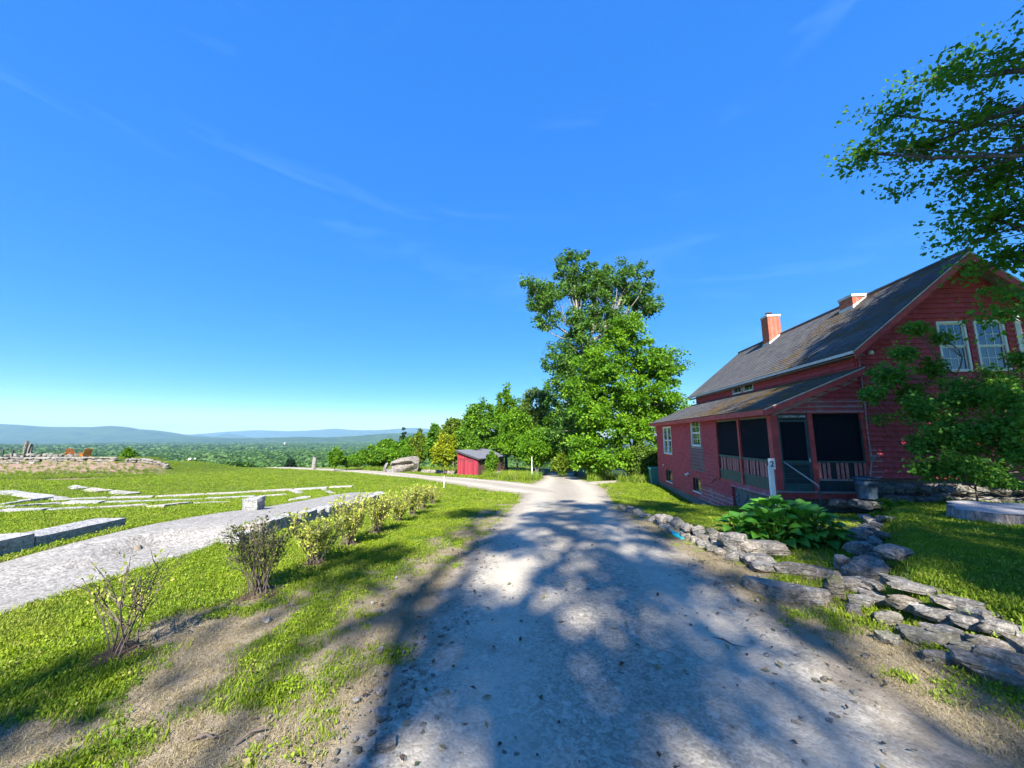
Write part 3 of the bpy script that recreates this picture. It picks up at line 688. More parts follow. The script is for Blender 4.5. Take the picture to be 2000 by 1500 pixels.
MB().box(W_R - .1, W_R, 0.1, S_END - .1, -0.3, 3.95).build('far_wall', M['red_board'], house)
fo = MB()
fo.box(0.03, 0.35, 2.75, S_END, -2.3, -1.12); fo.box(0.06, 0.35, 0.0, 2.75, -1.6, -0.18); fo.box(0.35, W_R, 0.12, 0.5, -1.2, 0.42); fo.box(0.12, 0.35, 0.12, 0.5, -1.2, -.18)
found = fo.build('foundation', M['rubble'], house)
for k in range(26):                                                                 # rubble stones standing proud under the porch
    s_ = SR.uniform(0.12, 2.6); z_ = SR.uniform(-0.95, -0.34); d_ = SR.uniform(0.16, 0.34)
    put_stone(found, 'rubble', (0.07, s_, z_), (0.12, d_, d_ * SR.uniform(.55, .9)), 0, 0.12)
for k in range(34):
    s_ = SR.uniform(2.9, 12.2); d_ = SR.uniform(0.18, 0.4)
    put_stone(found, 'rubble', (0.05, s_, -1.28 - SR.uniform(0, .35)), (0.10, d_, d_ * .6), 0, 0.1)

# shingles: the 300 that show largest are parts, the rest one mass
SH_E = 0.148
sh_unit = {}
def unit_shingle(matk, normal):
    key = (matk, normal)
    if key not in sh_unit:
        m = MB(); t0, t1 = 0.055, 0.002
        if normal == 'y': m.hexa([(0, -t0, 0), (1, -t0, 0), (1, 0.002, 0), (0, 0.002, 0), (0, -t1, 1), (1, -t1, 1), (1, 0.002, 1), (0, 0.002, 1)])
        else: m.hexa([(-t0, 1, 0), (-t0, 0, 0), (0.002, 0, 0), (0.002, 1, 0), (-t1, 1, 1), (-t1, 0, 1), (0.002, 0, 1), (0.002, 1, 1)])
        sh_unit[key] = m.mesh('shingle', M[matk]); a_ = sh_unit[key].attributes.new('lift', 'FLOAT', 'POINT'); a_.data.foreach_set('value', [0, 0, 0, 0, 1, 1, 1, 1.])
    return sh_unit[key]
class Mass:
    def __init__(s): s.m = MB(); s.r = []
    def add(s, pts, r): s.m.hexa(pts); s.r += [r] * 8
    def build(s, name, mat_, parent):
        me = s.m.mesh(name, mat_); a = me.attributes.new('rnd', 'FLOAT', 'POINT'); a.data.foreach_set('value', s.r); a = me.attributes.new('lift', 'FLOAT', 'POINT'); a.data.foreach_set('value', [0, 0, 0, 0, 1, 1, 1, 1.] * (len(s.r) // 8))
        o = link(name, me, parent); o['kind'] = 'stuff'; return o
rs = random.Random(11)
mass = {'shingle': Mass(), 'shingle_worn': Mass(), 'shingle_grey': Mass()}
singles = 0
def lay(normal, plane, a0, a1, z0, z1, holes, matk, single=None, limit=None, wmin=0.09, wmax=0.20):
    """courses of shingles on one wall; normal 'x' faces the drive, 'y' faces the viewer"""
    global singles
    n = int(math.ceil((z1 - z0) / SH_E))
    for k in range(n):
        zb = z0 + k * SH_E; hh = SH_E * 1.12
        if zb > z1 - 0.03: break
        for p, q in gaps(a0, a1, zb, zb + SH_E, holes):
            x = p
            while x < q - 0.01:
                w_ = min(rs.uniform(wmin, wmax), q - x)
                if q - x - w_ < 0.05: w_ = q - x
                xc, zt = x + w_ / 2, zb + hh
                if limit is not None and zt > limit(xc) + 0.02: x += w_; continue
                ww, zj, r_ = w_ - 0.004, rs.uniform(-0.003, 0.003), rs.random()
                mk = matk(xc, zb) if callable(matk) else matk
                if single and single(xc, zb) and singles < 300:
                    o = link('shingle', unit_shingle(mk, normal), house); singles += 1
                    o.location = (x, plane, zb + zj) if normal == 'y' else (plane, x, zb + zj)
                    o.scale = (ww, rs.uniform(.94, 1.06), hh) if normal == 'y' else (rs.uniform(.94, 1.06), ww, hh)
                else:
                    t0, t1 = 0.050 * rs.uniform(.96, 1.04), 0.002; b = zb + zj; e = zb + hh
                    if normal == 'y': pts = [(x, plane - t0, b), (x + ww, plane - t0, b), (x + ww, plane + .002, b), (x, plane + .002, b), (x, plane - t1, e), (x + ww, plane - t1, e), (x + ww, plane + .002, e), (x, plane + .002, e)]
                    else: pts = [(plane - t0, x + ww, b), (plane - t0, x, b), (plane + .002, x, b), (plane + .002, x + ww, b), (plane - t1, x + ww, e), (plane - t1, x, e), (plane + .002, x, e), (plane + .002, x + ww, e)]
                    mass[mk].add(pts, r_)
                x += w_
    return
left_mat = lambda a, z: 'shingle_grey' if (5.1 < a < 6.75 and 0.05 < z < 1.2) else ('shingle_worn' if (z < -0.55 and a < 6) else 'shingle')
lay('y', -0.004, 0.0, W_IN, 2.285, 3.70, [], lambda a, z: 'shingle_worn' if z < 2.62 or (a < 1.2 and z < 2.9) else 'shingle', lambda a, z: True, low_z)
lay('y', -0.004, W_IN, W_R, 0.44, 6.8, [(h[0] - .09, h[1] + .09, h[2] - .08, h[3] + .09) for h in H_G], lambda a, z: 'shingle_worn' if (a < 2.75 and z < 1.3) else 'shingle', lambda a, z: a < 4.15 and z < 3.2, lambda w_: main_z(w_) - .06)
lay('x', -0.004, 2.75, S_END, -1.12, 2.40, [(h[0] - .08, h[1] + .08, h[2] - .06, h[3] + .07) for h in H_L[:2]] + cellar + [(-0.1, 3.80, -0.02, 2.26)], left_mat)
lay('x', -0.004, 0.02, 2.75, -0.18, -0.04, [], 'shingle_worn')
lay('x', -0.004, 0.0, 3.80, 2.28, 2.40, [], 'shingle')
lay('x', W_IN - 0.004, 0.02, S_END, 3.50, 4.20, [(h[0] - .07, h[1] + .07, h[2] - .06, h[3] + .06) for h in H_U], 'shingle')
for k_, ms in mass.items(): ms.build('shingle_courses', M[k_], house)

# roofs: deck, then courses of asphalt shingles stepping up the slope
def roof_deck(name, w0, z0, w1, z1, s0, s1, th, mat_, courses):
    d = Vector((w1 - w0, 0, z1 - z0)); L = d.length; u = d / L; nrm = Vector((-u.z, 0, u.x)); nrm = nrm if nrm.z > 0 else -nrm
    o = Vector((w0, 0, z0)); m = MB()
    def P(a, s, h): q = o + u * a + nrm * h; return (q.x, s, q.z)
    pts = [P(0, s0, -th), P(L, s0, -th), P(L, s1, -th), P(0, s1, -th), P(0, s0, 0), P(L, s0, 0), P(L, s1, 0), P(0, s1, 0)]
    m.hexa(pts); ob = m.build(name, M['greyboard'], house)
    c = Mass(); pr = L / courses
    for k in range(courses):
        a0, a1 = k * pr - (0.02 if k == 0 else 0), min(L, (k + 1) * pr + 0.02); s = s0 - .02 - rs.random() * .3
        while s < s1 + .02:
            e = min(s + rs.uniform(.30, .34), s1 + .02); b = max(s, s0 - .02)
            if e - b > .02:
                h = .016 + rs.uniform(0, .006)
                c.add([P(a0, b, .002), P(a1, b, .002), P(a1, e - .004, .002), P(a0, e - .004, .002), P(a0, b, h), P(a1, b, .006), P(a1, e - .004, .006), P(a0, e - .004, h)], rs.random())
            s = e
    c.build('roof_courses', mat_, ob)
    return ob
roof = roof_deck('main_roof', 2.18, main_z(2.18) + .06, W_RIDGE + 0.03, Z_RIDGE + .09, -0.42, S_END + .55, 0.07, M['roof'], 26)
roof_deck('rear_roof', 8.82, main_z(8.82) + .06, W_RIDGE - 0.0, Z_RIDGE + .085, -0.42, S_END + .55, 0.07, M['roof'], 12)
roof_deck('porch_roof', -0.30, low_z(-0.30) + .10, W_IN - .006, low_z(W_IN) + .10, -0.26, S_END + .42, 0.07, M['roof_low'], 17)
MB().tube([(W_RIDGE, -0.44, Z_RIDGE + .10), (W_RIDGE, S_END + .57, Z_RIDGE + .10)], [.07, .07], 8).build('ridge_cap', M['iron'], house)
# barge boards, fascias and pale drip edges
def rake(w0, w1, zf, s_, drop, name, matk, th=.03, off=0.0):
    z0, z1 = zf(w0) + off, zf(w1) + off
    return MB().hexa([(w0, s_, z0 - drop), (w1, s_, z1 - drop), (w1, s_ + th, z1 - drop), (w0, s_ + th, z0 - drop), (w0, s_, z0), (w1, s_, z1), (w1, s_ + th, z1), (w0, s_ + th, z0)]).build(name, M[matk], house)
rake(2.18, W_RIDGE, main_z, -0.445, .20, 'barge_board', 'red_board', off=.0)
rake(W_RIDGE, 8.82, main_z, -0.445, .20, 'barge_board', 'red_board', off=.0)
rake(2.17, W_RIDGE, main_z, -0.462, .035, 'drip_edge', 'lead', .016, off=.05)
rake(W_RIDGE, 8.83, main_z, -0.462, .035, 'drip_edge', 'lead', .016, off=.05)
rake(-0.31, W_IN, low_z, -0.285, .17, 'barge_board', 'red_board', off=.05)
rake(-0.31, W_IN, low_z, -0.302, .03, 'drip_edge', 'lead', .016, off=.085)
MB().box(2.135, 2.175, -.42, S_END + .55, main_z(2.18) - .05, main_z(2.18) + .035).build('gutter', M['lead'], house)
MB().box(-0.335, -0.305, -.26, S_END + .42, low_z(-.3) - .09, low_z(-.3) + .07).build('fascia', M['red_board'], house)
MB().box(-0.30, 0.0, -.24, S_END + .40, low_z(-.3) - .085, low_z(-.3) - .065).build('soffit', M['red_board'], house)
MB().box(2.19, 2.47, -.40, S_END + .5, main_z(2.18) - .10, main_z(2.18) - .08).build('soffit', M['greyboard'], house)
rk = MB()                                                                           # slanting row of shingles under the porch rake
wq = 0.02
while wq < 2.42:
    e = min(wq + rs.uniform(.12, .17), 2.46)
    z0, z1 = low_z(wq) - .12, low_z(e) - .12
    rk.hexa([(wq, -.05, z0 - .14), (e - .006, -.05, z1 - .14), (e - .006, -.022, z1 - .14), (wq, -.022, z0 - .14), (wq, -.04, z0), (e - .006, -.04, z1), (e - .006, -.022, z1), (wq, -.022, z0)]); wq = e
o = rk.build('rake_shingles', M['shingle_worn'], house); o['kind'] = 'stuff'
MB().box(6.72, 6.86, -.06, -.026, 3.1, 5.16).build('white_trim', M['white'], house)

# chimneys of separate bricks
def chimney(w_, s_, hw, z0, z1, cap):
    core = MB().box(w_ - hw + .008, w_ + hw - .008, s_ - hw + .008, s_ + hw - .008, z0, z1).build('chimney', M['mortar'], roof)
    br = Mass(); z = z0; row = 0
    while z < z1 - .02:
        for side in range(4):
            x = -hw - (0.05 if row % 2 else 0)
            while x < hw - .01:
                a, b = max(x, -hw), min(x + .20, hw)
                if b - a > .02:
                    y0, y1 = -hw, -hw + .012; pts = [(a, y0), (b - .012, y0), (b - .012, y1), (a, y1)]
                    ca, sa = [(1, 0), (0, 1), (-1, 0), (0, -1)][side]
                    ring = [(w_ + px * ca - py * sa, s_ + px * sa + py * ca) for px, py in pts]
                    br.add([(p[0], p[1], z) for p in ring] + [(p[0], p[1], z + .058) for p in ring], rs.random())
                x += .21
        z += .070; row += 1
    br.build('bricks', M['brick'], roof)
    MB().box(w_ - hw - .03, w_ + hw + .03, s_ - hw - .03, s_ + hw + .03, z1 - .07, z1 + .03).build('chimney_cap', M['lead'], roof)
    zf = main_z(w_ - hw) + .10                                                       # flashing round the foot
    fl = MB()
    za, zb = main_z(w_ - hw - .05) + .12, main_z(min(w_ + hw, W_RIDGE)) + .12
    fl.hexa([(w_ - hw - .03, s_ - hw - .025, za - .1), (w_ + hw, s_ - hw - .025, zb - .1), (w_ + hw, s_ - hw - .008, zb - .1), (w_ - hw - .03, s_ - hw - .008, za - .1),
             (w_ - hw - .03, s_ - hw - .025, za + .10), (w_ + hw, s_ - hw - .025, zb + .06), (w_ + hw, s_ - hw - .008, zb + .06), (w_ - hw - .03, s_ - hw - .008, za + .10)])
    fl.box(w_ - hw - .03, w_ - hw - .008, s_ - hw - .02, s_ + hw + .02, za - .1, za + .10)
    fl.build('flashing', M['lead'], roof)
    if cap:
        MB().lathe([(0, z1 + .03), (.11, z1 + .03), (.09, z1 + .15), (.17, z1 + .19), (.17, z1 + .215), (.02, z1 + .25), (0, z1 + .25)], 16, (w_ - .05, s_)).build('flue_cap', M['cap'], roof)
chimney(5.22, 8.75, 0.31, 5.6, 7.93, True)
chimney(5.28, 3.35, 0.33, 5.6, 6.93, False)

# windows
def window(normal, plane, a0, a1, z0, z1, cols, rows, double=False, casing='white', cw=.055, split=True):
    def B(m, p, q, c_, d, n0, n1):      # a box given along the wall, up it and out of it
        return m.box(p, q, plane - n1, plane - n0, c_, d) if normal == 'y' else m.box(plane - n1, plane - n0, p, q, c_, d)
    f = MB()
    B(f, a0 - cw, a0, z0 - cw, z1 + cw, -.08, .035); B(f, a1, a1 + cw, z0 - cw, z1 + cw, -.08, .035)
    B(f, a0, a1, z1, z1 + cw, -.08, .035); B(f, a0, a1, z0 - cw, z0, -.08, .05)
    win = f.build('window', M[casing], house)
    bays = [(a0, (a0 + a1) / 2 - .03), ((a0 + a1) / 2 + .03, a1)] if double else [(a0, a1)]
    if double: B(MB(), (a0 + a1) / 2 - .03, (a0 + a1) / 2 + .03, z0, z1, -.07, .03).build('mullion', M['white'], win)
    for p, q in bays:
        for h, (c_, d) in enumerate([(z0, (z0 + z1) / 2), ((z0 + z1) / 2, z1)] if split else [(z0, z1)]):
            dep = -.02 if h == 0 else 0.0; t = .035; s = MB()
            B(s, p, p + t, c_, d, dep - .03, dep); B(s, q - t, q, c_, d, dep - .03, dep); B(s, p + t, q - t, c_, c_ + t, dep - .03, dep); B(s, p + t, q - t, d - t, d, dep - .03, dep)
            s.build('sash', M['white'], win)
            W_, H_ = (q - p - 2 * t) / cols, (d - c_ - 2 * t) / rows
            for i in range(cols):
                for j in range(rows):
                    B(MB(), p + t + i * W_ + .004, p + t + (i + 1) * W_ - .004, c_ + t + j * H_ + .004, c_ + t + (j + 1) * H_ - .004, dep - .022, dep - .016).build('pane', M['glass'], win)
            mu = MB()
            for i in range(1, cols): B(mu, p + t + i * W_ - .008, p + t + i * W_ + .008, c_ + t, d - t, dep - .024, dep - .008)
            for j in range(1, rows): B(mu, p + t, q - t, c_ + t + j * H_ - .008, c_ + t + j * H_ + .008, dep - .0245, dep - .0075)
            if cols * rows > 1: mu.build('muntins', M['white'], win)
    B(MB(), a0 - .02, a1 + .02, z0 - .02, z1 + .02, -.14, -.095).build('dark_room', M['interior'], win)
    return win
window('y', 0.0, *H_G[0], 3, 2); window('y', 0.0, *H_G[1], 3, 2)
window('x', 0.0, *win_left[0], 2, 2, split=True, cw=.05); window('x', 0.0, *win_left[1], 1, 2, double=True)
gp_ = MB()
for a, b, c_, d in cells(5.22, 6.62, 1.02, 2.40, [(5.39, 6.45, 1.15, 2.34)]): gp_.box(-.024, -.001, a, b, c_, d)
gp_.build('grey_casing', M['greyboard'], house)
for h in H_U: window('x', W_IN, *h, 2, 1, split=False, casing='white', cw=.045)
for h in cellar:
    fr_ = MB(); fr_.box(-.03, .14, h[0] - .05, h[0], h[2], h[3]); fr_.box(-.03, .14, h[1], h[1] + .06, h[2], h[3]); fr_.box(-.03, .14, h[0], h[1], h[3] - .03, h[3] + .02)
    cw_ = fr_.build('cellar_window', M['brown_wood'], house)
    MB().box(-.06, .14, h[0] - .05, h[1] + .05, h[2] - .05, h[2] - .002).build('sill', M['white'], cw_)
    MB().box(.08, .09, h[0] + .03, h[1] - .03, h[2] + .03, h[3] - .06).build('pane', M['glass'], cw_)
    s_ = MB()
    s_.box(.06, .10, h[0], h[0] + .03, h[2], h[3] - .03); s_.box(.06, .10, h[1] - .03, h[1], h[2], h[3] - .03); s_.box(.06, .10, h[0] + .03, h[1] - .03, h[2], h[2] + .03); s_.box(.06, .10, h[0] + .03, h[1] - .03, h[3] - .06, h[3] - .03)
    s_.build('sash', M['greyboard'], cw_)

# screened porch in the corner
porch = empty('screened_porch', (0, 0, 0)); porch.parent = house
PB = lambda n, m, *b: MB().box(*b).build(n, M[m], porch)
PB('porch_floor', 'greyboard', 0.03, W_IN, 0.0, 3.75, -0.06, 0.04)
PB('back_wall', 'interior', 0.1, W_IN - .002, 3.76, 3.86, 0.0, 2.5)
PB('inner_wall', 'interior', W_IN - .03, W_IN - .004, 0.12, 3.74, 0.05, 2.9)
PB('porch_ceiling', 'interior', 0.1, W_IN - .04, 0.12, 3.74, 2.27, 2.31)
PB('step_board', 'greyboard', -.02, 2.5, -.10, -.006, 0.0, 0.045)
PB('skirt_board', 'red_board', -.01, 2.5, -.03, -.006, -.17, -.002)
PB('header', 'red_board', -.03, .09, .19, 3.80, 2.20, 2.285)
for w0, w1, s0, s1 in ((-.03, .17, -.03, .17), (.99, 1.12, -.03, .09), (2.42, 2.5, -.028, .08)):
    PB('post', 'red_board', w0, w1, s0, s1, .046, 2.283)
for s0, s1 in ((1.90, 2.02), (3.72, 3.81)):
    PB('post', 'red_board', -.035, .09, s0, s1, -.02, 2.199)
for s0, s1 in ((.175, 1.895), (2.025, 3.715)):                                      # the two bays towards the drive
    PB('kick_panel', 'green_board', .012, .035, s0, s1, -.01, .29)
    PB('bottom_rail', 'green_board', -.012, .045, s0, s1, .295, .365)
    PB('top_rail', 'green_board', -.012, .045, s0, s1, .82, .90)
    PB('screen_frame', 'greyboard', -.005, .035, s0, s1, 2.15, 2.195)
    PB('screen', 'screen', .020, .022, s0, s1, .905, 2.145)
    PB('picket_back', 'green_dark', .040, .05, s0, s1, .37, .815)
    x = s0 + .05
    while x < s1 - .06:
        wd = rs.choice([.05, .09, .11, .04]); PB('picket', 'red_pale', .004, .022, x, min(x + wd, s1), .368, .818); x += wd + rs.choice([.05, .03, .09, .12])
PB('kick_panel', 'green_dark', 1.125, 2.415, .012, .035, .046, .33)
PB('bottom_rail', 'greyboard', 1.125, 2.415, -.01, .045, .335, .385)
PB('top_rail', 'green_board', 1.125, 2.45, -.02, .045, .845, .895)
PB('picket_back', 'green_dark', 1.125, 2.415, .045, .055, .39, .84)
PB('screen', 'screen', 1.125, 2.385, .020, .022, .90, 2.28)
PB('screen_frame', 'green_board', 2.385, 2.417, -.005, .04, .90, 2.1)
x = 1.16
for g0 in range(3):
    for k in range(3):
        PB('picket', 'red_pale', x, x + .075, .006, .024, .388, .842); x += .075 + .045
    x += .115
door = empty('screen_door', (0, 0, 0)); door.parent = house
DB = lambda n, m, *b: MB().box(*b).build(n, M[m], door)
DB('stile', 'green_board', .175, .235, .0, .035, .05, 2.08); DB('stile', 'green_board', .915, .985, .0, .035, .05, 2.08)
DB('rail', 'green_board', .237, .913, .0, .035, 2.02, 2.08); DB('rail', 'green_board', .237, .913, -.004, .035, .78, .90); DB('rail', 'green_board', .237, .913, .0, .035, .05, .24)
DB('panel', 'green_dark', .237, .913, .012, .026, .242, .778)
for z_ in (.38, .52, .66): DB('panel_groove', 'green_board', .237, .913, .008, .012, z_, z_ + .012)
DB('screen', 'screen', .237, .913, .018, .020, .902, 2.018)
DB('door_handle', 'lead', .935, .955, -.03, -.002, .86, .96)
sign = MB().box(.18, .985, -.012, .03, 2.105, 2.262).build('name_board', M['iron'], house)
fo_ = lettering('lettering', '2 CHRISTMAS LANE', .085, M['white'], sign, .73); fo_.location = (.575, -.016, 2.152); fo_.rotation_euler = (R(90), 0, 0)
# fittings on the walls
MB().tube([(2.56, -.05, 4.0), (2.56, -.045, 2.6), (2.53, -.045, 1.6), (2.55, -.045, 1.0), (2.53, -.05, .88), (2.42, -.1, .55), (2.40, -.14, .42)], [.014] * 7, 8).build('conduit', M['metal_pole'], house, True)
MB().box(2.50, 2.62, -.09, -.026, .92, 1.04).build('junction_box', M['greyboard'], house)
for s_, z_, k_ in ((6.95, -.18, 1.0), (11.05, -.05, .5)):
    lm = MB().tube([(-.03, s_, z_), (-.10 * k_, s_ + .02, z_ + .03 * k_), (-.20 * k_, s_ + .04, z_ - .07 * k_)], [.03 * k_, .06 * k_, .10 * k_], 12).build('flood_light', M['white'], house, True)
MB().tube([(-.02, 3.95, .0), (-.12, 4.05, -.12), (-.16, 4.1, -.22)], [.018] * 3, 8).build('drain_pipe', M['brown_wood'], house, True)
lmp = MB().lathe([(0, -.06), (.06, -.05), (.07, 0), (.05, .06), (0, .07)], 12).build('gable_lamp', M['white'], house, True); lmp.location = (2.86, -.10, 4.02)

# hand rail beside the porch step
hr = empty('hand_rail', HW(.62, -.75, 0), -R(HAZ), 'thin bent iron hand rail in front of the screen door', 'railing')
zg = gz(*HW(.62, -.75, 0)[:2])
MB().tube([(-.40, .70, .86), (-.02, -.02, .30), (.0, -.03, .22)], [.018] * 3, 8).build('sloping_pipe', M['metal_pole'], hr, True)
MB().tube([(0, -.03, .27), (0, -.03, zg - .1)], [.016, .016], 8).build('upright', M['iron'], hr, True)

# ------------------------------------------------------------------ things about the porch
npz = at(1512, 985, 9.3)
nz_ = gz(npz.x, npz.y)
pst = empty('number_post', (npz.x, npz.y, nz_), -R(HAZ), 'slender white post carrying a small number 2 plate by the porch corner', 'post')
MB().box(-.045, .045, -.045, .045, -.2, .98 - nz_ - .10).build('post', M['white'], pst)
pl = MB().box(-.075, .075, -.075, -.050, .80 - nz_, 1.06 - nz_).build('number_plate', M['white'], pst)
f2o = lettering('numeral', '2', .19, M['iron'], pl, None, .004); f2o.location = (0, -.078, .865 - nz_); f2o.rotation_euler = (R(90), 0, 0)

led = empty('stone_ledge', HW(4.4, -.3, 0), -R(HAZ), 'mossy dry-laid stone ledge under the gable wall beside the porch', 'stone wall')
for k in range(34):
    x = -1.9 + (k % 17) * .29 + SR.uniform(-.05, .05); row = k // 17
    put_stone(led, 'dark', (x, -.02 - .28 * (1 - row) + SR.uniform(-.06, .06), -.08 + row * .27 + SR.uniform(-.03, .03)), (SR.uniform(.30, .46), SR.uniform(.35, .5), SR.uniform(.22, .33)), SR.uniform(-.15, .15))
for k in range(9):
    put_stone(led, 'dark', (-3.0 + k * .27, .02 + SR.uniform(-.2, .05), -.26 + SR.uniform(-.04, .06)), (SR.uniform(.34, .55), SR.uniform(.3, .5), SR.uniform(.14, .26)), SR.uniform(-.3, .3))
for k in range(8):
    put_stone(led, 'dark', (-1.2 + k * .52, -.62 + SR.uniform(-.1, .1), -.36 + SR.uniform(-.06, .08)), (SR.uniform(.4, .6), SR.uniform(.4, .55), SR.uniform(.3, .45)), SR.uniform(-.3, .3))
bp = at(1695, 975, 9.95); bz = bp.z
put_stone(led, 'dark', house_mat.inverted() @ Vector((bp.x, bp.y, bz - .12)) - Vector((4.4, -.3, 0)), (.62, .55, .25), 0.2, .02)
bk = empty('galvanised_bin', (bp.x, bp.y, bz + .008), 0, 'blue-grey galvanised metal bin with a lid standing at the porch corner', 'bin')
MB().lathe([(0, 0), (.20, 0), (.21, .03), (.20, .04), (.235, .36), (.255, .40), (.245, .42), (.24, .52), (.23, .52), (.22, .40), (0, .40)], 28).build('body', M['galv'], bk, True)
MB().lathe([(.275, .50), (.282, .53), (.27, .545), (.12, .57), (0, .575)], 28).build('lid', M['galv'], bk, True)
MB().tube([(-.05, 0, .57), (-.04, 0, .61), (.04, 0, .61), (.05, 0, .57)], [.009] * 4, 6).build('lid_handle', M['galv'], bk, True)
MB().tube([(-.235, 0, .38), (-.27, 0, .34), (-.265, 0, .28), (-.225, 0, .27)], [.008] * 4, 6).build('side_handle', M['iron'], bk, True)

tcart = empty('wheeled_cart', HW(-.12, 12.95, 0), -R(HAZ), 'sea-green wheeled rubbish cart standing past the far house corner', 'bin')
tz_ = gz(*HW(-.12, 12.95, 0)[:2]); tcart.location.z = tz_
MB().hexa([(-.22, -.22, .02), (.22, -.22, .02), (.22, .22, .02), (-.22, .22, .02), (-.29, -.29, .95), (.29, -.29, .95), (.29, .29, .95), (-.29, .29, .95)]).build('body', M['cart'], tcart)
MB().hexa([(-.31, -.31, .955), (.31, -.31, .955), (.31, .33, .955), (-.31, .33, .955), (-.27, -.27, 1.03), (.27, -.27, 1.03), (.27, .33, 1.05), (-.27, .33, 1.05)]).build('lid', M['cart'], tcart)
for s_ in (-1, 1): MB().tube([(s_ * .24, .24, .10), (s_ * .30, .24, .10)], [.10, .10], 16).build('wheel', M['iron'], tcart)

a_, b_ = gp(1299, 1035), gp(1334, 1054)
pad = empty('plastic_paddle', (a_ + b_) / 2, math.atan2(b_.y - a_.y, b_.x - a_.x), 'turquoise plastic paddle lying on the verge beside the roadside stones', 'paddle')
Lh = (b_ - a_).length / 2
pad.location.z += .03
MB().tube([(-Lh, 0, .01), (0.0, 0, .012)], [.016, .018], 8).build('handle', M['teal'], pad, True)
MB().hexa([(-.02, -.025, 0), (Lh * .5, -.09, 0), (Lh * .5, .09, 0), (-.02, .025, 0), (-.02, -.025, .02), (Lh * .5, -.09, .03), (Lh * .5, .09, .03), (-.02, .025, .02)]).hexa([(Lh * .5, -.09, 0), (Lh, -.025, 0), (Lh, .025, 0), (Lh * .5, .09, 0), (Lh * .5, -.09, .03), (Lh, -.025, .012), (Lh, .025, .012), (Lh * .5, .09, .03)]).build('blade', M['teal'], pad)

# ------------------------------------------------------------------ dry stone walls and edging on the right
rw = empty('roadside_wall', (3.3, 7, gz(3.3, 7)), 0, 'low tumbled field-stone wall between the drive and the sloping house lawn', 'stone wall')
def stones_along(parent, kind, pts, step, sz, rows=1, jit=.08, sink=.3, skip=0.0):
    P_ = [Vector(p) for p in pts]; base = parent.matrix_world.translation if False else Vector(parent.location)
    for i in range(len(P_) - 1):
        d = P_[i + 1] - P_[i]; n = max(1, int(d.length / step)); rz = math.atan2(d.y, d.x)
        for k in range(n):
            if SR.random() < skip: continue
            for row in range(rows):
                q = P_[i] + d * ((k + SR.uniform(.2, .8)) / n); f = 1 - .22 * row
                s = (SR.uniform(*sz[0]) * f, SR.uniform(*sz[1]) * f, SR.uniform(*sz[2]) * f)
                x, y = q.x + SR.uniform(-jit, jit), q.y + SR.uniform(-jit, jit)
                z = gz(x, y) + s[2] * (.5 - sink) + row * sz[2][0] * .85
                put_stone(parent, kind, Vector((x, y, z)) - base, s, rz + SR.uniform(-.5, .5), .22)
stones_along(rw, 'field', [(3.35, 11.6, 0), (3.3, 9.6, 0), (3.15, 8.4, 0)], .34, ((.25, .45), (.2, .35), (.14, .24)), 1, .14, .35, .15)
stones_along(rw, 'field', [(3.18, 8.3, 0), (3.2, 6.2, 0), (3.28, 5.3, 0)], .23, ((.24, .40), (.20, .32), (.15, .25)), 2, .12, .42)
stones_along(rw, 'field', [(2.98, 7.8, 0), (3.05, 5.4, 0), (3.0, 4.8, 0)], .30, ((.14, .28), (.12, .22), (.10, .17)), 1, .14, .3)
# large stones read one by one from the picture: (u, v of the foot, length, depth, height, turn)
def big(parent, kind, u, v, size, rz, lift=0.0, tilt=.05):
    p = gp(u, v); o = put_stone(parent, kind, p + Vector((0, size[1] * .3, size[2] * .42 + lift)) - Vector(parent.location), size, rz, tilt); return o
big(rw, 'field', 1440, 1082, (.40, .30, .30), -.7); big(rw, 'flat', 1497, 1088, (.62, .26, .17), -.14, .04); big(rw, 'field', 1440, 1098, (.22, .18, .13), .5)
big(rw, 'flat', 1487, 1108, (.36, .26, .15), -.2); big(rw, 'flat', 1495, 1120, (.26, .2, .12), .1); big(rw, 'field', 1465, 1103, (.18, .16, .13), -.3)
edge_ = gp(1570, 1130)
es = empty('edging_slab', edge_, -.62, 'long straight granite edging bar behind the half-round step stone', 'stone')
o = put_stone(es, 'flat', (0, .06, .05), (.62, .16, .20), 0, .02, 'slab')
st = gp(1545, 1172)
stp = empty('step_stone', st + Vector((.02, .10, 0)), -.55, 'half-round flat step stone at the edge of the drive', 'stone')
hm = MB(); n_ = 18; ring = [(math.cos(math.pi + math.pi * k / n_) * .36, math.sin(math.pi + math.pi * k / n_) * .23 + .06) for k in range(n_ + 1)]
rr1 = random.Random(3)
bot = [(x * 1.04, y * 1.05, -.08) for x, y in ring]; mid_ = [(x * 1.03 + rr1.uniform(-.008, .008), y * 1.03, .08) for x, y in ring]; top_ = [(x * .97, y * .97, .115 + rr1.uniform(-.006, .006)) for x, y in ring]
hm.v = bot + mid_ + top_; q = n_ + 1
for k in range(n_):
    hm.f += [(k, k + 1, q + k + 1, q + k), (q + k, q + k + 1, 2 * q + k + 1, 2 * q + k)]
hm.f += [tuple(2 * q + k for k in range(q)), (n_, 0, q, q + n_), (q + n_, q, 2 * q, 2 * q + n_)]
hm.build('slab', M['stone'], stp)

